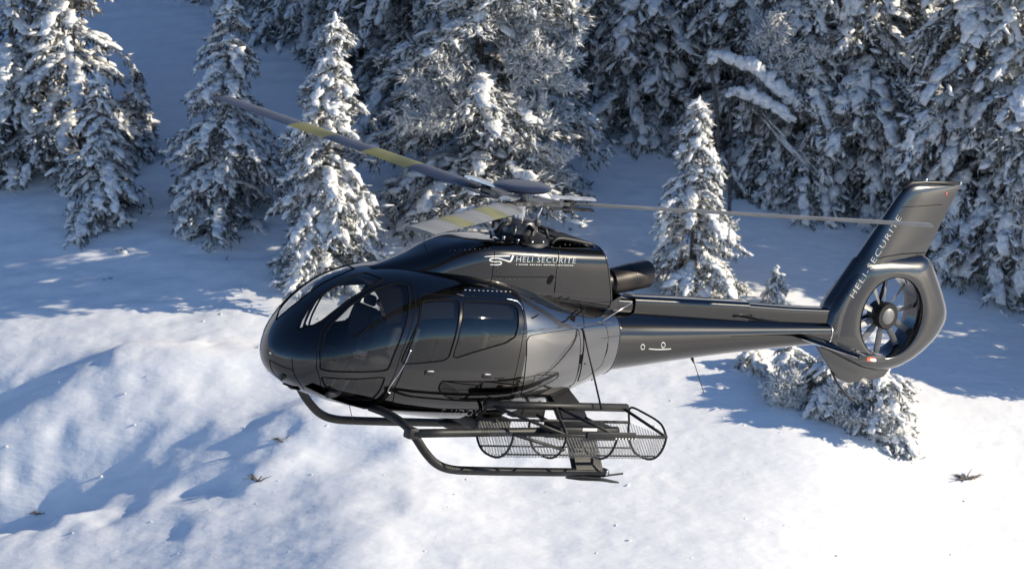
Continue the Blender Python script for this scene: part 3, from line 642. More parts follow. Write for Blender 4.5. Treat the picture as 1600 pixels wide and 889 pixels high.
# ---- landing gear
for s in (1, -1):
    GEAR = empty('landing_skid'); GEAR.parent = HELI
    P = [(1.16, .60 * s, .66), (1.25, .85 * s, .635), (1.33, 1.10 * s, .565), (1.44, 1.19 * s, .44), (1.61, 1.2 * s, .27), (1.80, 1.2 * s, .135), (2.03, 1.2 * s, .07), (2.4, 1.2 * s, .055), (3.2, 1.2 * s, .05), (4.40, 1.2 * s, .05)]
    V, F = tube(spline(P, 7), .052, 16); hm('skid_tube', V, F, 'tube', GEAR)
    V, F = box((1.355, 1.20 * s, .50), (.14, .13, .13)); bevel(hm('step_clamp', V, F, 'black', GEAR), .02)
    # wide faired rear leg
    V = []
    for (l_, z_, a0, a1, th) in ((.30, .84, 3.90, 4.36, .06), (.62, .70, 3.90, 4.36, .055), (1.0, .36, 3.88, 4.36, .05), (1.2, .06, 3.87, 4.36, .045)):
        nn = np.array([0, .78 * s, .62]) * th
        for (x, k) in ((0, 0), (.08, 1), (.5, 1.15), (.92, 1), (1, 0), (.92, -1), (.5, -1.15), (.08, -1)): V.append(np.array([a0 + (a1 - a0) * x, l_ * s, z_]) + nn * k)
    F = [(i * 8 + k, i * 8 + (k + 1) % 8, (i + 1) * 8 + (k + 1) % 8, (i + 1) * 8 + k) for i in range(3) for k in range(8)] + [tuple(range(8)), tuple(range(24, 32))]
    hm('gear_leg', V, F, 'black', GEAR, sharp=35)
    # snow pad under the heel
    pad = [(3.80, .02), (3.95, .10), (4.25, .12), (4.45, .09), (4.62, .02)]
    top = [(a_, s * (1.2 + b_), -.012 - .05 * sm(np.array(a_), 4.2, 4.65)) for a_, b_ in pad] + [(a_, s * (1.2 - b_), -.012 - .05 * sm(np.array(a_), 4.2, 4.65)) for a_, b_ in pad[::-1]]
    n = len(top); V = [np.array(p) for p in top] + [np.array(p) - (0, 0, .016) for p in top]
    hm('snow_pad', V, [tuple(range(n)), tuple(range(n, 2 * n))] + [(i, (i + 1) % n, n + (i + 1) % n, n + i) for i in range(n)], 'black', GEAR, smooth=False)
    V, F = tube([(4.05, 1.2 * s, .02), (4.30, 1.2 * s, .0), (4.62, (1.2 + .06) * s, .055)], .013, 8); hm('heel_spring', V, F, 'black', GEAR)
    V, F = tube([(4.36, 1.2 * s, .05), (4.42, 1.2 * s, .05)], [.06, .045], 14); hm('skid_cap', V, F, 'alu', GEAR)
V, F = tube([(1.36, 1.22, .50), (1.8, 1.235, .515), (3.0, 1.25, .55), (4.42, 1.25, .585)], .052, 14); hm('side_step', V, F, 'tube')

# ---- cargo basket on the left side
BK = empty('cargo_basket'); BK.parent = HELI
L0, L1, ZR, ZB, ZT = 1.04, 1.76, .64, .29, .84
def hoop(a_): 
    t = np.linspace(math.pi, 2 * math.pi, 17); c_ = (L0 + L1) / 2; rr_ = (L1 - L0) / 2
    return [(a_, c_ + rr_ * np.sign(math.cos(x)) * abs(math.cos(x)) ** .8, ZR + (ZR - ZB) * math.sin(x)) for x in t]
for a_ in (2.42, 3.22, 4.0, 4.77):
    V, F = tube(hoop(a_), .015, 8, up=(1, 0, 0)); hm('basket_hoop', V, F, 'tube', BK)
V, F = tube(spline([(4.77, L0, ZR), (4.68, 1.12, ZT), (4.76, 1.30, ZT - .02), (4.80, 1.58, .76), (4.77, L1, ZR)], 6), .014, 8, up=(1, 0, 0)); hm('end_frame', V, F, 'tube', BK)
V, F = tube([(2.42, L0, ZR), (2.50, 1.12, ZT)], .014, 8, up=(1, 0, 0)); hm('end_frame', V, F, 'tube', BK)
for (pa, r_) in (([(2.42, L0, ZR), (4.77, L0, ZR)], .018), ([(2.42, L1, ZR), (4.77, L1, ZR)], .02), ([(2.44, 1.12, ZT), (3.5, 1.12, ZT), (4.62, 1.12, ZT)], .05), ([(2.42, 1.60, .36), (4.77, 1.60, .36)], .011), ([(2.42, 1.20, .36), (4.77, 1.20, .36)], .011)):
    V, F = tube(pa, r_, 10); hm('basket_rail', V, F, 'tube', BK)
for (p0, p1) in (((2.50, 1.12, ZT), (3.22, L1, ZR)), ((3.22, L1, ZR), (3.5, 1.12, ZT)), ((3.5, 1.12, ZT), (4.0, L1, ZR)), ((4.55, 1.12, ZT), (4.77, L1, ZR)), ((2.42, L1, ZR), (3.22, 1.75, .46))):
    V, F = tube([p0, p1], .020, 8); hm('basket_brace', V, F, 'tube', BK)
V, F = [], []; aa = np.linspace(2.42, 4.77, 24)
for a_ in aa: V += hoop(a_)
for i in range(23):
    for k in range(16): F.append((i * 17 + k, i * 17 + k + 1, (i + 1) * 17 + k + 1, (i + 1) * 17 + k))
n0 = len(V); F += [tuple(range(17)), tuple(range(23 * 17, 24 * 17))]
hm('wire_screen', V, F, 'screen', BK)
V, F = join(box((3.75, 1.36, .60), (.90, .34, .16)), box((3.3, 1.30, .56), (.2, .2, .1))); bevel(hm('equipment_bag', V, F, 'black', BK), .03)
V, F = box((3.88, L1 + .022, ZR + .01), (.75, .03, .085)); bevel(hm('latch_bar', V, F, 'black', BK), .008)
for i in range(7):
    V, F = box((3.95 + .05 * i, L1 + .042, ZR - .02), (.022, .006, .02)); hm('latch_mark', V, F, 'white', BK, smooth=False)
V, F = box((3.52, L1 + .042, ZR + .085), (.22, .006, .035)); hm('data_plate', V, F, 'white', BK, smooth=False)
for a_ in (2.7, 3.6, 4.3):
    V, F = tube([(a_, .70, .62), (a_, 1.0, .60), (a_, L0 + .02, ZR)], .024, 8); hm('basket_bracket', V, F, 'tube', BK)
# stay rod, aerials, probes, fittings
p0 = cast(HB, 905, 515); p1 = np.array([4.2, 1.12, ZT])
pe = inv(940, 640, u=ZT); V, F = tube([p0 + (0, .03, .02), p0 + (.02, .06, .0), pe], .012, 8); hm('basket_stay', V, F, 'black')
def rod(name, P, r=.006, m='black', par=None): V, F = tube(P, r, 6); return hm(name, V, F, m, par)
rod('whip_aerial', [inv(1083, 562, l=0), inv(1100, 614, l=0)], .005); V, F = tube([inv(1080, 556, l=0), inv(1084, 567, l=0)], [.03, .008], 8); hm('aerial_base', V, F, 'black')
rod('whip_aerial', [cast(HB, 940, 502), inv(987, 473, l=.5)], .008, 'alu')
rod('roof_aerial', [inv(662, 392, l=-.1), inv(663, 366, l=-.1)], .004)
rod('roof_aerial', [inv(784, 368, l=.05), inv(782, 338, l=.05)], .006)
rod('belly_aerial', [inv(545, 630, l=.2), inv(551, 655, l=.2)], .004)
rod('belly_aerial', [inv(888, 607, l=.2), inv(892, 617, l=.2)], .010); rod('belly_aerial', [inv(928, 588, l=.2), inv(924, 594, l=.2)], .010)
V, F = join(box(inv(466, 606, l=.05), (.22, .05, .03)), box(inv(455, 604, l=.05), (.06, .30, .012))); bevel(hm('nose_probe', V, F, 'black'), .005)
pa, pb = inv(684, 660, l=.1), inv(748, 664, l=.1)
V, F = tube([pa, pa * .8 + pb * .2, pa * .5 + pb * .5, pb], [.01, .06, .075, .05], 14); hm('belly_pod', V, F, 'black')
V, F = join(box((2.95, .45, .50), (.55, .5, .14)), box((3.6, .35, .62), (.5, .4, .14))); bevel(hm('cargo_hook_frame', V, F, 'black'), .02)
for (x, y) in ((671, 582), (760, 587)):
    p = cast(HB, x, y); V, F = box(p + (0, .0, 0), (.14, .035, .055)); bevel(hm('door_handle', V, F, 'black', DOORS['door_r', 'L']), .012)
    V, F = box(p + (.0, .012, .02), (.09, .025, .012)); bevel(hm('handle_lever', V, F, 'alu', DOORS['door_r', 'L']), .004)
seam_px('door_rail', HB, [(642,547),(630,573),(607,608),(610,614)], .007, 'alu')
seam_px('rain_gutter', HB, [(713,459),(728,463),(741,463)], .006, 'steel'); seam_px('rain_gutter', HB, [(791,467),(806,470),(814,477),(816,483)], .006, 'alu')
for i in range(11):
    p = cast(HB, 727 + i * 7, 453.0 + .25 * i, .002); V, F = box(p, (.022, .010, .008)); hm('roof_rivet', V, F, 'alu', smooth=False)
seam_px('slide_rail', HB, [(812,519),(850,514),(890,510),(930,506),(958,503)], .006, 'steel')
for pts in ([(905,470),(912,500),(912,540),(902,585),(888,608)], [(905,520),(880,550),(845,590),(815,612)], [(640,632),(700,640),(780,646)], [(420,562),(440,572),(458,578)], [(456,560),(460,585),(475,608)], [(421,562),(426,580),(445,600)], [(941,505),(950,540),(938,572)]):
    seam_px('hull_seam', HB, pts, .005, 'seam')
for (x, y, sx, sz) in ((893, 500, .10, .11), (906, 561, .09, .11), (912, 568, .05, .015)):
    p = cast(HB, x, y, .0); V, F = box(p, (sx, .012, sz)); hm('vent_opening', V, F, 'seam', smooth=False)
for (x, y) in ((880, 503), (895, 489), (905, 470), (832, 497), (903, 490)):
    p = cast(HB, x, y); rod('step_peg', [p, p + (.05, .05, .06)], .010, 'black')
for (x, y) in ((1004, 542), (1036, 539)):
    t = np.linspace(0, 2 * math.pi, 18, endpoint=False); V, F = tube([cast(BB, x + 3.0 * math.cos(q_), y + 4.0 * math.sin(q_), .002) for q_ in t], .007, 6, closed=True, up=(0, 1, 0)); hm('boom_port', V, F, 'white')
seam_px('boom_mark', BB, [(1013,545),(1030,546),(1048,545)], .007, 'white')
p = inv(434, 583, l=.12)
p = cast(HB, 440, 586, .0); t = np.linspace(0, 2 * math.pi, 16, endpoint=False)
V, F = tube([p + (.03, 0, .0), p + (-.012, 0, -.005)], [.055, .06], 16); hm('landing_light', V, F, 'black')

# ---- cabin interior
V, F = [], []
for a_ in np.linspace(.35, 3.05, 14):
    zb_, zt_, w_, zm_ = [x[0] for x in HULL.sec(np.array([a_]))]; zz = max(zb_ + .06, .66); V += [(a_, -w_ * .80, zz), (a_, w_ * .80, zz)]
F = [(2 * i, 2 * i + 1, 2 * i + 3, 2 * i + 2) for i in range(13)]; hm('cabin_floor', V, F, 'int', smooth=False)
t = np.linspace(0, 2 * math.pi, 40, endpoint=False); P = HULL.P(np.full(40, 3.02), t); P[:, 1] *= .985; P[:, 2] = 1.36 + (P[:, 2] - 1.36) * .985
hm('rear_bulkhead', list(P) + [p - (.02, 0, 0) for p in P], [tuple(range(40)), tuple(range(40, 80))], 'int', smooth=False)
V, F = box((.62, -.16, 1.0), (.30, .46, .50)); bevel(hm('instrument_panel', V, F, 'int'), .05)
V, F = box((.60, -.16, 1.27), (.38, .56, .05)); bevel(hm('glare_shield', V, F, 'int'), .03)
V, F = [], []
for a_ in np.linspace(1.05, 3.0, 12):
    for t_ in np.linspace(R(28), R(152), 17):
        p = HULL.P(np.array(a_), np.array(t_)); V.append((p[0], p[1] * .965, 1.3 + (p[2] - 1.3) * .955))
F = [(i * 17 + k, i * 17 + k + 1, (i + 1) * 17 + k + 1, (i + 1) * 17 + k) for i in range(11) for k in range(16)]
hm('headliner', V, F, 'int')
for (a_, l_) in ((1.53, .48), (1.62, -.50), (2.45, .62), (2.45, .20), (2.45, -.22), (2.45, -.64)):
    S_ = empty('cabin_seat'); S_.parent = HELI
    V, F = box((a_ - .22, l_, 1.03), (.46, .42, .14)); bevel(hm('cushion', V, F, 'seat', S_), .045, 3)
    V, F = box((a_ - .2, l_, .82), (.34, .30, .30)); bevel(hm('seat_base', V, F, 'int', S_), .02)
    V, F = box((0, 0, 0), (.11, .40, .56)); V = [(v[0] + a_ + .05 + .14 * v[2], v[1] + l_, v[2] + 1.36) for v in V]; bevel(hm('backrest', V, F, 'seat', S_), .04, 3)
    V, F = box((a_ + .12, l_, 1.71), (.08, .20, .13)); bevel(hm('headrest', V, F, 'seat', S_), .035, 3)
V, F = tube([(1.0, .48, .70), (1.05, .48, .95), (1.0, .48, 1.22)], .016, 8); hm('control_stick', V, F, 'black')

# ---- lettering (mesh text thrown onto the surfaces)
def text_mesh(s, shear=0.0):
    c = bpy.data.curves.new('t', 'FONT'); c.body = s; c.size = 1; c.resolution_u = 2; c.shear = shear; c.space_character = 1.16; c.offset = -.02; o = bpy.data.objects.new('t', c); COL.objects.link(o)
    dg = bpy.context.evaluated_depsgraph_get(); dg.update(); me = bpy.data.meshes.new_from_object(o.evaluated_get(dg))
    V = np.array([v.co[:2] for v in me.vertices]); F = [tuple(p_.vertices) for p_ in me.polygons]
    bpy.data.objects.remove(o); bpy.data.curves.remove(c); bpy.data.meshes.remove(me); return V, F
def lettering(name, s, tree, p0, p1, hpx, parent, m='white', shear=0.0, off=.004, hd=None):
    V, F = text_mesh(s, shear); mn, mx = V.min(0), V.max(0); V = (V - mn) / (mx - mn)
    p0 = np.array(p0, float); p1 = np.array(p1, float); d = p1 - p0
    up = np.array(hd, float) if hd is not None else np.array([d[1], -d[0]]) / np.linalg.norm(d)
    up = up / np.linalg.norm(up) * hpx
    Q = []
    for x, y in V:
        px = p0 + d * x + up * y; c_ = cast(tree, px[0], px[1], off); Q.append(c_ if c_ is not None else (np.nan,) * 3)
    Q = np.array(Q); ok = ~np.isnan(Q[:, 0])
    if not ok.any(): return
    F = [f for f in F if all(ok[list(f)])]; Q[~ok] = Q[ok][0]
    me_ = hm(name, Q, F, m, parent, smooth=False); return me_
lettering('lettering', 'HELI SECURITE', CB, (806.5, 409), (900, 411.5), 8.4, cw, shear=.12)
lettering('lettering', 'HELI-SECURITE', FTB, (1334, 466), (1409, 341), 8.2, FIN, hd=(-.75, -.62), off=.005)
lettering('lettering', 'F-HDOV', HB, (688, 648.5), (751, 650.5), 9.5, None, shear=.35, off=.012)
def px_ribbon(name, tree, P, wpx, parent, m='white'):
    P = spline(np.array(P, float), 6); T = np.gradient(P, axis=0); T /= np.linalg.norm(T, axis=1)[:, None]; Nn = np.stack([-T[:, 1], T[:, 0]], 1)
    W = np.broadcast_to(np.interp(np.linspace(0, 1, len(P)), np.linspace(0, 1, len(wpx)), wpx), (len(P),))
    V = []
    for i in range(len(P)):
        for s in (-1, 1):
            q_ = P[i] + Nn[i] * s * W[i] / 2; V.append(cast(tree, q_[0], q_[1], .004))
    F = [(2 * i, 2 * i + 1, 2 * i + 3, 2 * i + 2) for i in range(len(P) - 1)]; hm(name, V, F, m, parent, smooth=False)
_g2 = np.random.RandomState(9); _x = 806.5                                   # the unreadable small line under the name: short strokes only
while _x < 897:
    _l = _g2.uniform(1.2, 2.6); _y = 413.2 + (_x - 806) * .018
    px_ribbon('small_print', CB, [(_x, _y + _g2.uniform(-.3, .3)), (_x + _l * .5, _y), (_x + _l, _y + _g2.uniform(-.3, .3))], [1.0, 1.5, 1.0], cw); _x += _l + _g2.choice([1.0, 1.2, 1.5, 3.0])
px_ribbon('emblem', CB, [(757,401.2),(770,400.3),(784,400),(797,400)], [.8, 1.6, 2.2, 2.4], cw)
px_ribbon('emblem', CB, [(802,399),(800,404),(797,408.5),(789,406.5),(778,403.6),(768,404),(765.5,407),(772,409),(781,409),(783.5,411),(780,413.6),(766,413.6)], [2.6, 3.0, 2.6, 1.9, 1.8, 2.0, 1.9, 1.8, 1.8, 2, 1.8, 1.3], cw)

# ---- pilot
def person():
    root_l, a0 = .47, 1.30
    J = {'pelvis': (1.30, .47, 1.19), 'belly': (1.31, .47, 1.34), 'chest': (1.33, .47, 1.55), 'neck': (1.30, .47, 1.70), 'chin': (1.27, .47, 1.77), 'head': (1.245, .47, 1.87), 'crown': (1.265, .47, 1.97),
         'shl': (1.31, .65, 1.63), 'ell': (1.16, .72, 1.38), 'wrl': (.96, .62, 1.28), 'hal': (.90, .58, 1.29),
         'shr': (1.31, .29, 1.63), 'elr': (1.16, .24, 1.38), 'wrr': (1.02, .40, 1.26), 'har': (.99, .46, 1.25),
         'hil': (1.27, .57, 1.17), 'knl': (.86, .60, 1.20), 'anl': (.66, .58, .80), 'tol': (.50, .58, .78),
         'hir': (1.27, .37, 1.17), 'knr': (.86, .34, 1.20), 'anr': (.66, .36, .80), 'tor': (.50, .36, .78)}
    Rr = {'pelvis': .15, 'belly': .14, 'chest': .16, 'neck': .062, 'chin': .075, 'head': .098, 'crown': .075, 'shl': .075, 'ell': .052, 'wrl': .036, 'hal': .04, 'shr': .075, 'elr': .052, 'wrr': .036, 'har': .04,
          'hil': .10, 'knl': .07, 'anl': .05, 'tol': .045, 'hir': .10, 'knr': .07, 'anr': .05, 'tor': .045}
    E = [('pelvis', 'belly'), ('belly', 'chest'), ('chest', 'neck'), ('neck', 'chin'), ('chin', 'head'), ('head', 'crown'), ('chest', 'shl'), ('shl', 'ell'), ('ell', 'wrl'), ('wrl', 'hal'), ('chest', 'shr'), ('shr', 'elr'), ('elr', 'wrr'), ('wrr', 'har'),
         ('pelvis', 'hil'), ('hil', 'knl'), ('knl', 'anl'), ('anl', 'tol'), ('pelvis', 'hir'), ('hir', 'knr'), ('knr', 'anr'), ('anr', 'tor')]
    for hd, wr in (('hal', 'wrl'), ('har', 'wrr')):
        c = np.array(J[hd]); 
        for i, dy in enumerate((-.03, -.01, .01, .03)):
            k1, k2 = hd + 'f%d' % i, hd + 'g%d' % i
            J[k1] = tuple(c + (-.05, dy, .012)); J[k2] = tuple(c + (-.065 + .004 * i, dy, -.03)); Rr[k1] = Rr[k2] = .0095; E += [(hd, k1), (k1, k2)]
        J[hd + 'th'] = tuple(c + (-.02, -.045, .03)); Rr[hd + 'th'] = .011; E.append((hd, hd + 'th'))
    names = list(J); me = bpy.data.meshes.new('body'); me.from_pydata(flip([J[k] for k in names]).tolist(), [(names.index(a), names.index(b)) for a, b in E], [])
    o = bpy.data.objects.new('body', me); COL.objects.link(o)
    sk = o.modifiers.new('s', 'SKIN'); sk.use_smooth_shade = True
    for i, k in enumerate(names):
        me.skin_vertices[0].data[i].radius = (Rr[k], Rr[k]); me.skin_vertices[0].data[i].use_root = (k == 'pelvis')
    sb = o.modifiers.new('d', 'SUBSURF'); sb.levels = sb.render_levels = 2
    dg = bpy.context.evaluated_depsgraph_get(); dg.update(); m2 = bpy.data.meshes.new_from_object(o.evaluated_get(dg)); bpy.data.objects.remove(o)
    m2.materials.clear(); m2.materials.append(M['cloth']); m2.materials.append(M['skin'])
    c_neck = flip([J['neck']])[0]; hands = [flip([J['hal']])[0], flip([J['har']])[0]]
    for p_ in m2.polygons:
        c = np.array(p_.center); sk_ = c[2] > c_neck[2] + .02 or min(np.linalg.norm(c - x) for x in hands) < .085
        p_.material_index = 1 if sk_ else 0
    return m2, J
PM, PJ = person(); PIL = bpy.data.objects.new('person', PM); COL.objects.link(PIL); PM.polygons.foreach_set('use_smooth', np.ones(len(PM.polygons), bool))
PIL.matrix_world = HELI.matrix_world.copy(); tag(PIL, 'pilot in dark jacket and headset sitting at the left cockpit window', 'person')
hc = np.array(PJ['head'])
def pil(name, V, F, m, sm_=True): return hm(name, V, F, m, PIL, sm_)
V, F = tube([hc + (.0, .105, -.01), hc + (.0, .135, -.01)], [.05, .045], 14, up=(0, 0, 1)); pil('ear_cup', V, F, 'black')
V, F = tube([hc + (.0, -.105, -.01), hc + (.0, -.135, -.01)], [.05, .045], 14, up=(0, 0, 1)); pil('ear_cup', V, F, 'black')
V, F = tube([hc + (.01, .12 * math.cos(x), .02 + .12 * math.sin(x)) for x in np.linspace(0, math.pi, 15)], .012, 8, up=(1, 0, 0)); pil('headband', V, F, 'black')
V, F = tube(spline([hc + (-.02, .12, -.03), hc + (-.09, .09, -.08), hc + (-.115, .03, -.075)], 5), .006, 6); pil('microphone', V, F, 'black')
V, F = tube([hc + (-.092, 0, .015), hc + (-.118, 0, -.02), hc + (-.095, 0, -.035)], [.010, .017, .012], 8); pil('nose', V, F, 'skin')
for s in (-1, 1):
    V, F = tube([hc + (-.088, .036 * s, .012), hc + (-.100, .036 * s, .010)], [.016, .008], 8); pil('eye', V, F, 'int')
V, F = box(hc + (-.093, 0, -.062), (.012, .045, .010)); bevel(pil('mouth', V, F, 'tailred'), .003)
V, F = [], []
for i, t_ in enumerate(np.linspace(R(8), R(90), 7)):
    for k in range(18):
        an = 2 * math.pi * k / 18; rr_ = .112 * math.cos(t_); V.append(hc + (.025 + rr_ * math.cos(an), rr_ * math.sin(an) * .95, .03 + .105 * math.sin(t_)))
F = [(i * 18 + k, i * 18 + (k + 1) % 18, (i + 1) * 18 + (k + 1) % 18, (i + 1) * 18 + k) for i in range(6) for k in range(18)]; pil('hair', V, F, 'int')

# ------------------------------------------------------------------ trees
ICO_V = None
def _ico():
    bm = bmesh.new(); bmesh.ops.create_icosphere(bm, subdivisions=1, radius=1); V = np.array([v.co[:] for v in bm.verts]); F = np.array([[v.index for v in f.verts] for f in bm.faces]); bm.free(); return V, F
_iv0, _if0 = _ico()                                   # 12 corners, 20 faces
def _ico2():
    bm = bmesh.new(); bmesh.ops.create_uvsphere(bm, u_segments=6, v_segments=4, radius=1); bmesh.ops.triangulate(bm, faces=bm.faces); V = np.array([v.co[:] for v in bm.verts]); F = np.array([[v.index for v in f.verts] for f in bm.faces]); bm.free(); return V, F
_iv1, _if1 = _ico2()
SPV = np.array([[0, 0, 0], [.35, 1, 0], [.35, -.5, .87], [.35, -.5, -.87], [1, 0, 0]]); SPF = np.array([[0, 2, 1], [0, 3, 2], [0, 1, 3], [1, 2, 4], [2, 3, 4], [3, 1, 4]])
def frames(D):
    D = D / (np.linalg.norm(D, axis=1)[:, None] + 1e-9); up = np.where(np.abs(D[:, 2:3]) > .95, [[1., 0, 0]], [[0., 0, 1]])
    S = np.cross(D, up); S /= np.linalg.norm(S, axis=1)[:, None] + 1e-9; U = np.cross(S, D); return D, S, U
def spindles(P, D, Ln, Wd):
    D, S, U = frames(D); t = SPV
    V = P[:, None] + D[:, None] * (t[None, :, 0:1] * Ln[:, None, None]) + S[:, None] * (t[None, :, 1:2] * Wd[:, None, None]) + U[:, None] * (t[None, :, 2:3] * Wd[:, None, None])
    F = SPF[None] + (np.arange(len(P)) * 5)[:, None, None]; return V.reshape(-1, 3), F.reshape(-1, 3)
def lumps(P, D, a, b, c, rng, big=False, rough=.28):
    iv, fi = (_iv1, _if1) if big else (_iv0, _if0)
    D, S, U = frames(D); k = len(iv); jit = 1 + rng.uniform(-rough, rough, (len(P), k, 1))
    t = iv[None] * jit
    V = P[:, None] + D[:, None] * (t[..., 0:1] * a[:, None, None]) + S[:, None] * (t[..., 1:2] * b[:, None, None]) + U[:, None] * (t[..., 2:3] * c[:, None, None])
    F = fi[None] + (np.arange(len(P)) * k)[:, None, None]; return V.reshape(-1, 3), F.reshape(-1, 3)
def merge(L):
    V, F, n = [], [], 0
    for v, f in L: V.append(v); F.append(f + n); n += len(v)
    return np.concatenate(V), np.concatenate(F)
def spruce_data(seed, H, Rad, dens=1.0, snow=1.0, rime=.3, droop=.55, sc=1.0, hmin=.02, power=.85, lean=(0, 0)):
    """trunk, needle and snow arrays of a snow-laden conifer, base at the origin"""
    g = np.random.RandomState(seed); nb = int(H * 17 * dens / sc ** .6)
    hf = np.sort(g.rand(nb) ** 1.15) * (1 - hmin) + hmin
    az = g.rand(nb) * 2 * math.pi
    Lb = Rad * (1 - hf) ** power * g.uniform(.62, 1.12, nb) * (1 + .22 * np.sin(hf * 23 + az * 1.0 + seed)) + .10 * sc
    Lb = np.where(g.rand(nb) < .12, Lb * 1.25, Lb)
    ndl, snw, frs = [], [], []
    NP, ND, NL, NW = [], [], [], []; SP, SD, SA, SB, SCc = [], [], [], [], []; FP, FD, FL, FW = [], [], [], []; BP, BD, BA, BB_, BC = [], [], [], [], []
    for i in range(nb):
        z0 = hf[i] * H; L = Lb[i]; dr = droop * g.uniform(.6, 1.4); sb_ = g.uniform(.35, 1.25); e = np.array([math.cos(az[i]), math.sin(az[i]), 0]); s_ = np.array([-e[1], e[0], 0])
        ax = np.array([lean[0] * hf[i] ** 1.5, lean[1] * hf[i] ** 1.5, 0])
        n1 = max(3, int(L / (.17 * sc)))
        t = (np.arange(n1) + g.rand(n1)) / n1; t = .15 + .85 * t
        upk = .25 * (hf[i] - .2)
        def pos(tt): return np.stack([0 * tt, 0 * tt, z0 + L * (upk * tt - dr * tt ** 2.0)], -1) + e * (L * tt)[..., None] + ax
        P0 = pos(t)
        # thick pads lying along the bough
        nm = max(2, int(L / (.12 * sc))); tm = np.linspace(.22, 1.0, nm); pm = pos(tm) + g.normal(0, .03 * sc, (nm, 3)); pm[:, 2] += .05 * sc
        tg = np.gradient(pm, axis=0); wd = (.09 + .17 * np.sin(np.clip(tm, 0, 1) * 2.6)) * sc * (.55 + .45 * min(1, L / (1.0 * sc))) * g.uniform(.7, 1.2, nm)
        ks = g.rand(nm) < snow * .95 * sb_
        BP.append(pm[ks]); BD.append(tg[ks]); BA.append(.19 * sc * g.uniform(.7, 1.5, ks.sum())); BB_.append(wd[ks]); BC.append(.075 * sc * g.uniform(.7, 1.3, ks.sum()))
        for sd in (-1, 1):
            l2 = (.42 * L * (1 - .55 * t) + .12 * sc) * g.uniform(.6, 1.2, n1)
            dirs = e * .75 + s_ * sd * g.uniform(.45, 1.0, (n1, 1)); dirs[:, 2] = -g.uniform(.1, .75, n1) * (1 + droop)
            dirs /= np.linalg.norm(dirs, axis=1)[:, None]
            m = np.maximum(2, (l2 / (.15 * sc)).astype(int)); rep = np.repeat(np.arange(n1), m)
            u = g.rand(len(rep)); Q = P0[rep] + dirs[rep] * (l2[rep] * u)[:, None]; Q[:, 2] -= .3 * l2[rep] * u ** 2
            k = len(Q)
            # hanging needles under and beside the twig
            kk = 2; Qn = np.repeat(Q, kk, 0); dn = np.repeat(dirs[rep], kk, 0) * .7 + g.normal(0, .45, (k * kk, 3)); dn[:, 2] -= .45
            NP.append(Qn + g.normal(0, .03 * sc, Qn.shape)); ND.append(dn); NL.append(g.uniform(.10, .24, k * kk) * sc); NW.append(g.uniform(.018, .034, k * kk) * sc)
            # snow pads on top
            on = g.rand(k) < snow * .46 * sb_
            q = Q[on]; SP.append(q + np.array([0, 0, .035 * sc]) + g.normal(0, .02 * sc, q.shape)); SD.append(dirs[rep][on] + g.normal(0, .25, (len(q), 3)))
            sz = g.uniform(.6, 1.25, len(q)) * sc * (.75 + .35 * (1 - hf[i])); SA.append(.17 * sz); SB.append(.058 * sz); SCc.append(.034 * sz)
            # rime on the twig ends
            fr = np.repeat(np.arange(k), g.poisson(rime * 1.9, k)); q = Q[fr] + g.normal(0, .03 * sc, (len(fr), 3)); d = dirs[rep][fr] + g.normal(0, .5, (len(q), 3)); d[:, 2] += .15
            FP.append(q); FD.append(d); FL.append(g.uniform(.10, .28, len(q)) * sc); FW.append(g.uniform(.011, .022, len(q)) * sc)
    cat = np.concatenate
    ndl = spindles(cat(NP), cat(ND), cat(NL), cat(NW)); pads = lumps(cat(SP), cat(SD), cat(SA), cat(SB), cat(SCc), g, False, .42)
    out = [pads, lumps(cat(BP), cat(BD), cat(BA), cat(BB_) * .8, cat(BC) * .72, g, True, .38)]
    if rime > 0: out.append(spindles(cat(FP), cat(FD), cat(FL), cat(FW)))
    top = np.array([[lean[0], lean[1], H - .1 * sc]]); out.append(lumps(top, np.array([[0, 0, 1.]]), np.array([.25 * sc]), np.array([.07 * sc]), np.array([.07 * sc]), g))
    sn = merge(out)
    zs = np.linspace(-.5, H, 12); P = np.stack([lean[0] * np.clip(zs / H, 0, 1) ** 1.5, lean[1] * np.clip(zs / H, 0, 1) ** 1.5, zs], 1)
    tv, tf = tube(P, list(np.interp(zs, [-.5, H], [H * .017 + .04, .012])), 8)
    return (np.array(tv), tf), ndl, sn
NTRI = 0
def tree_meshes(*a, **k):
    global NTRI
    (tv, tf), nd, sn = spruce_data(*a, **k)
    mt = bpy.data.meshes.new('trunk'); mt.from_pydata([tuple(v) for v in tv], [], tf); mt.materials.append(M['bark'])
    mn = fast_mesh('crown', *nd); mn.materials.append(M['needle'])
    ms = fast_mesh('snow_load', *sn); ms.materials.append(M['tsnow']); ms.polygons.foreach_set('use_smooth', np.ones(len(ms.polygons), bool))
    NTRI += len(nd[1]) + len(sn[1])
    return mt, mn, ms
def put_tree(meshes, loc, label, rot=0, s=1.0, name='spruce_tree', group=None, tilt=(0, 0)):
    r = empty(name, loc); r.rotation_euler = (tilt[0], tilt[1], rot); r.scale = (s,) * 3; tag(r, label, 'tree', group)
    for nm, me in zip(('trunk', 'crown', 'snow_load'), meshes): o = bpy.data.objects.new(nm, me); COL.objects.link(o); o.parent = r
    return r
def ground(px, py): p = hit(px, py, h); return p
def at_y(px, y):
    x = (px - 800) / FPX * y / math.cos(PITCH) * 1.0; d = ray(px, 444.5); x = d[0] / d[1] * y; return np.array([x, y, float(h(np.array([x]), np.array([y]))[0])])
def pix(p):
    p = np.asarray(p, float); dep = p[1] * math.cos(PITCH) - p[2] * math.sin(PITCH); up = p[1] * math.sin(PITCH) + p[2] * math.cos(PITCH)
    return 800 + FPX * p[0] / dep, 444.5 - FPX * up / dep
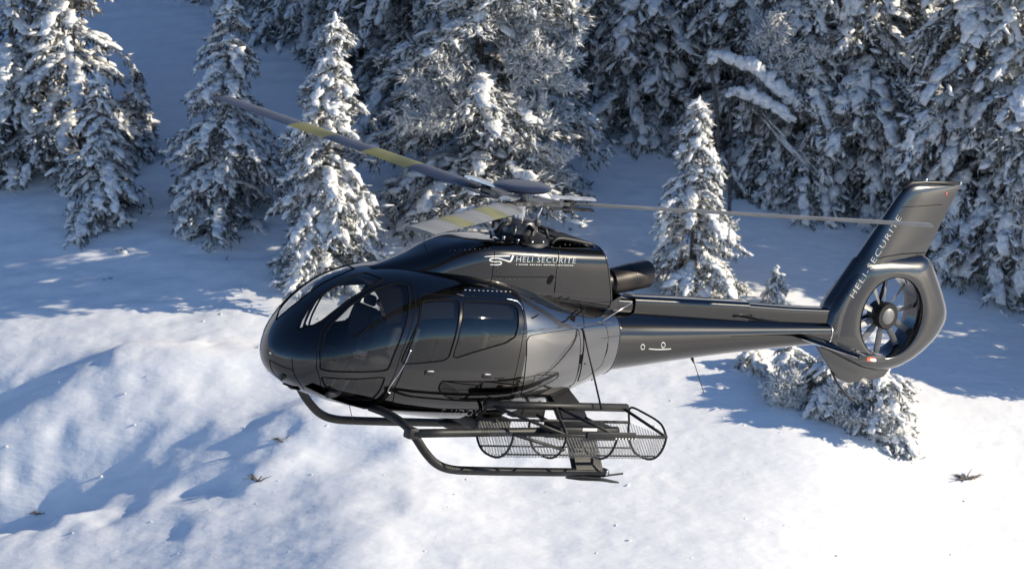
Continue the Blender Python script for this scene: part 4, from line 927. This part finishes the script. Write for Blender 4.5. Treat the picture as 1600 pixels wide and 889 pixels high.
def height_to(p, py):
    """metres of a tree at p whose top shows at photo row py"""
    lo, hi = 0., 60.
    for _ in range(40):
        m = (lo + hi) / 2
        if pix(p + np.array([0, 0, m]))[1] > py: lo = m
        else: hi = m
    return lo
GR = 'snow-laden spruces on the slope'
def hero(seed, px, py, top, wpx, label, name='spruce_tree', topx=None, **k):
    p = ground(px, py); H = height_to(p, top); rad = wpx / FPX * p[1] / 2 / math.cos(PITCH)
    lean = ((topx - px) / FPX * p[1], 0) if topx is not None else (0, 0)
    return put_tree(tree_meshes(seed, H, rad, lean=lean, **k), p - np.array([0, 0, .12]), label, 0, 1, name)
hero(11, 505, 425, 18, 215, 'slender snow-covered spruce right behind the helicopter nose', topx=527, dens=1.15, rime=.5, power=.7, sc=.95)
hero(12, 352, 335, -12, 230, 'tall snow-covered spruce second from the left edge, beside the slender one', topx=366, dens=1.15, rime=.4, power=.7, sc=.95)
hero(13, 158, 338, 112, 150, 'small snowy spruce in front of the big spruces at the left edge', dens=1.2, rime=.3, snow=1.1)
hero(14, 120, 262, -170, 225, 'big snowy spruce right behind the small one near the left edge', topx=110, dens=.9, rime=.3, sc=1.2, power=.6)
hero(15, 22, 255, -120, 250, 'broad snowy spruce cut by the left edge', dens=.9, rime=.35, sc=1.2, power=.6)
hero(16, 212, 248, 100, 90, 'short dark snowy spruce at the right foot of the left cluster', dens=1.2, snow=.7)
hero(17, 1082, 462, 148, 175, 'narrow frosted spruce standing alone behind the exhaust', topx=1090, dens=1.25, rime=.9, droop=.6, sc=.95)
hero(18, 1214, 478, 412, 52, 'tiny frosted spruce on the shaded snow above the tail boom', dens=1.6, rime=.6, sc=.6)
T4 = hero(19, 745, 318, -260, 370, 'huge sunlit frosted tree behind the rotor mast', name='frosted_tree', topx=760, dens=.9, rime=1.5, sc=1.35, droop=.25, power=.45, snow=.55)
hero(20, 1312, 640, 535, 170, 'low bushy snowy spruce under the tail fan, left one', dens=1.6, rime=.9, sc=.85, power=.5)
hero(21, 1385, 680, 565, 125, 'low bushy snowy spruce under the tail fan, right one', dens=1.6, rime=.9, sc=.85, power=.5)
hero(22, 1236, 605, 528, 110, 'small snowy bush left of the tail fan foot', dens=1.5, rime=.9, sc=.75, power=.5)
hero(23, 1175, 575, 535, 70, 'lowest snowy bush below the tail boom', dens=1.6, rime=.9, sc=.7, power=.5)
FV = [tree_meshes(31 + i, 13, 2.5 + .3 * i, dens=1.0, rime=.5, sc=1.45, droop=.75 + .1 * i, power=.6, snow=.85) for i in range(4)]
SPOT = [  # pixel column, distance, variant, size, what the label says
 (935, 126.5, 0, 1.10, 'dark shaded spruce just right of the huge frosted tree'), (1020, 128, 1, 1.1, 'big bluish spruce behind the lone narrow spruce'),
 (985, 132, 2, 1.2, 'spruce in the second row above the engine cowling'), (1090, 135, 3, 1.2, 'spruce in the second row above the lone narrow spruce'),
 (1265, 128, 0, .85, 'shaded spruce right of the snow-bent sapling'), (1350, 120, 1, .95, 'shaded spruce directly left of the fin top'),
 (1440, 121, 2, 1.0, 'shaded spruce directly behind the fin top'), (1525, 117, 3, .95, 'broad shaded spruce right of the tail fin'),
 (1605, 116, 0, 1.0, 'shaded spruce cut by the right edge'), (1560, 126, 1, 1.15, 'tall spruce in the second row near the right edge'),
 (1390, 130, 3, 1.2, 'tall spruce in the second row above the fin'), (1470, 134, 0, 1.25, 'spruce in the third row above the fin'), (1300, 137, 2, 1.2, 'spruce in the third row left of the fin'),
 (1190, 139, 1, 1.2, 'spruce in the third row behind the bent sapling'), (640, 124, 3, .85, 'shaded spruce left of the huge frosted tree'), (575, 128, 1, .95, 'dark spruce right of the slender spruce top'),
 (455, 134, 2, 1.05, 'dark spruce between the two slender spruces'), (530, 138, 0, 1.1, 'dark spruce behind the slender spruce top'), (690, 136, 2, 1.15, 'spruce in the second row behind the huge frosted tree'),
 (820, 137, 1, 1.2, 'spruce in the second row right of the huge frosted tree'), (400, 141, 3, 1.0, 'dark spruce behind the tall second spruce'), (300, 146, 1, 1.0, 'dark spruce at the top of the open snow strip'),
 (235, 148, 0, .9, 'dark spruce at the top edge above the snow strip'), (60, 138, 2, 1.0, 'spruce behind the broad one at the left edge'), (870, 146, 3, 1.2, 'back-row spruce above the rotor hub'), (1040, 147, 0, 1.2, 'back-row spruce right of centre'),
 (1240, 148, 3, 1.2, 'back-row spruce above the bent sapling'), (1540, 144, 2, 1.2, 'back-row spruce near the right edge'), (760, 147, 0, 1.2, 'back-row spruce left of centre'), (610, 148, 2, 1.1, 'back-row spruce above the nose'),
 (1150, 127, 3, .9, 'shaded spruce just behind the snow-bent sapling'), (1225, 124, 2, .7, 'smaller shaded spruce under the bent sapling'), (1110, 141, 2, 1.2, 'third-row spruce above the lone narrow spruce'), (350, 150, 2, 1.0, 'back-row spruce behind the tall second spruce'), (490, 147, 3, 1.1, 'back-row spruce above the slender spruce'), (1430, 146, 1, 1.2, 'back-row spruce above the fin'), (1630, 140, 3, 1.2, 'back-row spruce at the right edge'), (950, 140, 3, 1.2, 'third-row spruce right of the huge frosted tree'),
 (950, 124, 2, .9, 'shaded spruce right of the rotor hub, nearest of its clump'), (1018, 123.5, 0, .98, 'shaded spruce left of the lone narrow spruce'), (1165, 122, 1, .85, 'shaded spruce right of the lone narrow spruce'), (1245, 120, 3, .72, 'lower shaded spruce behind the slanting dead bough'), (1305, 121, 0, .8, 'shaded spruce at the lower end of the slanting dead bough'), (870, 131, 2, 1.0, 'dark spruce seen through the frosted boughs'), (600, 133, 0, 1.0, 'second-row dark spruce left of the huge frosted tree'), (510, 131, 2, .85, 'dark spruce at the right shoulder of the slender spruce'), (430, 138, 1, 1.0, 'second-row dark spruce between the two slender spruces'), (260, 152, 3, 1.0, 'topmost dark spruce above the snow strip'), (180, 146, 2, 1.0, 'spruce behind the big one near the left edge'),
 (1765, 110, 2, .42, None), (1790, 110.5, 1, .52, None), (1720, 114, 0, .55, None), (1840, 118, 3, .75, None), (1730, 122, 1, .9, None), (1950, 112, 2, .62, None), (-100, 124, 0, 1.0, None)]
for i, (px, y_, v, s_, lab) in enumerate(SPOT):
    put_tree(FV[v], at_y(px, y_) - np.array([0, 0, .3]), lab or 'forest spruce outside the picture edge', rot=i * 2.4, s=s_, group='forest spruces behind')
print('tree tris', NTRI)

# ------------------------------------------------------------------ frosted shrubs, bent saplings, fallen boughs, bits on the snow
def frost_shrub(seed, p, dirs, L, label, dense_=1.0, parent=None, stem_to=None):
    g = np.random.RandomState(seed); FP, FD, FL, FW = [], [], [], []; stems = []
    for d in dirs:
        d = np.array(d, float); d /= np.linalg.norm(d); t = np.linspace(0, 1, 9); P = d * (L * g.uniform(.75, 1.1) * t)[:, None]; P[:, 2] -= .12 * L * t ** 2; P += g.normal(0, .02 * L, P.shape) * t[:, None]
        stems.append(tube(P, list(np.interp(t, [0, 1], [.035, .012])), 6))
        n = int(26 * dense_); u = np.sort(g.uniform(.15, 1, n)); B = np.stack([np.interp(u, t, P[:, k]) for k in range(3)], 1)
        dd = d * .9 + g.normal(0, .42, (n, 3)); l2 = L * .30 * (1.1 - .6 * u) * g.uniform(.5, 1.2, n)
        FP.append(B); FD.append(dd); FL.append(l2); FW.append(.022 + .012 * g.rand(n))
        dn = dd / np.linalg.norm(dd, axis=1)[:, None]
        m = 12; rep = np.repeat(np.arange(n), m); v = g.uniform(.2, 1, n * m); Q = B[rep] + dn[rep] * (l2[rep] * v)[:, None]
        FP.append(Q); FD.append(dn[rep] * .9 + g.normal(0, .5, (n * m, 3))); FL.append(g.uniform(.12, .32, n * m)); FW.append(g.uniform(.018, .034, n * m))
    c = np.concatenate; V, F = spindles(c(FP), c(FD), c(FL), c(FW)); 
    if stem_to is not None: stems.append(tube([np.array([0, 0, 0]), np.array([-.05, .05, (stem_to - p[2]) * .5]), np.array([0, 0, stem_to - p[2] - .2])], [.04, .06, .08], 7))
    sv, sf = join(*stems); ms = bpy.data.meshes.new('stems'); ms.from_pydata(sv, [], sf); me = fast_mesh('rime', V, F)
    if parent is not None:
        b = link('frosted_bough', ms, 'bark', parent); b.location = Vector(p) - parent.location; link('rime', me, 'tsnow', b); return
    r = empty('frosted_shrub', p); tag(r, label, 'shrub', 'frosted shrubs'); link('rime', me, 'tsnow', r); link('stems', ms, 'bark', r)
def fan(g, n, az0, az1, e0, e1): return [(math.cos(a) * math.cos(e), g.uniform(-.5, .2), math.sin(e)) for a, e in zip(g.uniform(az0, az1, n), g.uniform(e0, e1, n))]
_g = np.random.RandomState(4)
def fshrub(seed, px, row, y, n, e0, e1, L, label, sx=1, dens=1.0, parent=None):
    y = y if y else ground(px, row)[1]; d = ray(px, row); p = d * (y / d[1]); zg = float(h(np.array([p[0]]), np.array([p[1]]))[0])
    dirs = [(sx * math.cos(e) + _g.normal(0, .12), _g.uniform(-.6, .2), math.sin(e)) for e in _g.uniform(e0, e1, n)]
    frost_shrub(seed, p, dirs, L, label, dens, parent, zg if parent is None and p[2] - zg > .2 else None)
_ty = T4.location.y
fshrub(51, 770, 240, _ty - .7, 16, -.15, 1.35, 2.3, None, 1, 1.3, T4); fshrub(52, 785, 130, _ty - .6, 15, .0, 1.3, 2.4, None, 1, 1.3, T4); fshrub(57, 775, 40, _ty - .5, 12, .0, 1.2, 2.2, None, 1, 1.2, T4)
fshrub(53, 750, 190, _ty - .8, 12, .0, 1.4, 2.4, None, -1, 1.2, T4)
fshrub(54, 1180, 118, 119.5, 18, .1, 1.5, 2.1, 'pale spiky frosted shrub above the snow-bent sapling', 1, 1.3)
fshrub(55, 1290, 655, None, 12, .1, 1.4, 1.3, 'frosted shrub in the clump under the tail fan', 1, 1.0)
fshrub(56, 1262, 632, None, 10, .1, 1.2, 1.2, 'frosted shrub at the left end of the clump under the tail', -1, 1.0)
fshrub(58, 1350, 678, None, 10, .1, 1.3, 1.1, 'frosted shrub between the two bushy spruces under the tail', 1, 1.0)
def bough(name, pts, y, r, label, cat, snow_r=0.0, seed=1, root_px=None):
    """wood lying in the view at distance y (0: where its last point meets the ground); root_px adds the stem that carries it"""
    g = np.random.RandomState(seed); P = []; y = y or ground(*pts[-1])[1]
    if root_px is not None:
        x0 = ray(root_px, 300)[0] / ray(root_px, 300)[1] * y; z0 = float(h(np.array([x0]), np.array([y]))[0]); d = ray(*pts[0]); q0 = d * (y / d[1]); P += [np.array([x0, y, z0 - .2]), np.array([x0 * .6 + q0[0] * .4, y, z0 * .35 + q0[2] * .65])]
    ns0 = len(P)
    for i, (px, row) in enumerate(pts): d = ray(px, row); P.append(d * (y / d[1]))
    P = spline(np.array(P), 6); base = P[0].copy(); P = P - base; root = empty(name, base); tag(root, label, cat, 'bent and fallen wood in the forest edge')
    V, F = tube(P, list(np.interp(np.linspace(0, 1, len(P)), [0, 1], [r, r * .45])), 8); me = bpy.data.meshes.new('stem'); me.from_pydata(V, [], F); link('stem', me, 'bark', root)
    if snow_r:
        P = P[6 * max(0, ns0):]; n = len(P); tg = np.gradient(P, axis=0); k = np.repeat(np.arange(n), 3); w_ = snow_r * np.sin(np.linspace(.5, 2.7, n))[k] * g.uniform(.35, 1.2, len(k)) + .02
        tw = np.repeat(np.arange(n), 10); td = g.normal(0, .6, (len(tw), 3)) + (0, 0, -.7); Vt, Ft = spindles(P[tw] + g.normal(0, .05, (len(tw), 3)), td, g.uniform(.15, .5, len(tw)), g.uniform(.012, .03, len(tw))); link('hanging_twigs', fast_mesh('hanging_twigs', Vt, Ft), 'needle', root)
        V, F = lumps(P[k] + g.normal(0, .05, (len(k), 3)) + np.array([0, 0, 1]) * (r + w_ * .35)[:, None], tg[k], np.full(len(k), .0) + np.linalg.norm(tg[k], axis=1) * g.uniform(.9, 2.2, len(k)), w_, w_ * .7, g, True, .22)
        link('snow_load', fast_mesh('snow_load', V, F), 'tsnow', root)
bough('bent_sapling', [(1112,98),(1150,103),(1185,118),(1215,145),(1250,168),(1283,188)], 118.6, .06, 'sapling bowed under thick sunlit snow at upper right', 'sapling', .30, 3, 1125)
bough('bent_sapling', [(1142,152),(1170,155),(1200,168),(1235,190)], 118.2, .05, 'shorter bowed sapling under thick snow, below the first', 'sapling', .22, 4, 1140)
bough('fallen_bough', [(1175,170),(1225,222),(1285,283),(1340,335)], 0, .05, 'bare dead bough slanting down right towards the fin', 'bough', .04, 5)
bough('fallen_bough', [(1262,215),(1236,262),(1200,318)], 0, .045, 'bare dead bough leaning left under the bowed saplings', 'bough', .05, 7)
bough('fallen_bough', [(1130,255),(1150,285),(1172,310)], 0, .045, 'short snowy bough right of the lone narrow spruce', 'bough', .06, 8)
def twigs(px, py, n, L, label, seed, snow_=True):
    g = np.random.RandomState(seed); p = ground(px, py); S = []
    for _ in range(n):
        a = g.uniform(0, 2 * math.pi); e = np.array([math.cos(a), math.sin(a) * .6, g.uniform(.15, .9)]); e /= np.linalg.norm(e); q0 = g.normal(0, .05, 3); q0[2] = -.05
        S.append(tube([q0, q0 + e * L * .5, q0 + e * L * g.uniform(.7, 1.1) + (0, 0, -.05)], [.022, .016, .007], 5))
    V, F = join(*S); me = bpy.data.meshes.new('twigs'); me.from_pydata([tuple(v) for v in V], [], F); r = empty('twig_tuft', p); tag(r, label, 'twigs', 'twigs poking out of the snow'); link('stems', me, 'twig', r)
    if snow_:
        k = 4; V, F = lumps(g.normal(0, .09, (k, 3)) * (1.2, 1, .15) + (0, 0, -.03), g.normal(0, 1, (k, 3)) * (1, 1, .2), g.uniform(.08, .2, k), g.uniform(.06, .13, k), g.uniform(.05, .09, k), g, True, .15); link('snow_cap', fast_mesh('snow_cap', V, F), 'tsnow', r)
twigs(1510, 748, 26, .42, 'dry twig tuft poking out of the bright snow at lower right', 1, False)
twigs(402, 748, 18, .36, 'dry twig tuft by the small drift left of the skids', 2, False)
twigs(441, 686, 14, .36, 'dry twigs at the tip of the upper shadow left of the skids', 3, False)
twigs(190, 394, 6, .25, 'little snow-capped stump on the lit edge at left', 4)
twigs(38, 273, 8, .25, 'dark sprig on the shaded snow near the left edge', 5, False)
twigs(272, 275, 6, .2, 'dark sprig at the foot of the tall second spruce', 6, False)
twigs(65, 800, 12, .28, 'half-buried twigs near the lower left corner', 7, False)
twigs(170, 436, 6, .2, 'few twigs on the lit snow below the small stump', 8, False)
g = np.random.RandomState(77); n = 700; xs_ = g.uniform(-15, 15, n); ys_ = 97 + 24 * g.rand(n) ** 1.3; zs_ = h(xs_, ys_)
sz = .008 + .035 * g.rand(n) ** 5
V, F = lumps(np.stack([xs_, ys_, zs_ + sz * .2], 1), g.normal(0, 1, (n, 3)) * (1, 1, .1), sz * 1.7, sz, sz * .5, g, False, .45)
tag(link('snow_crumbs', fast_mesh('snow_crumbs', V, F), 'tsnow'), 'loose crumbs of snow scattered over the slope', 'snow', kind='stuff')
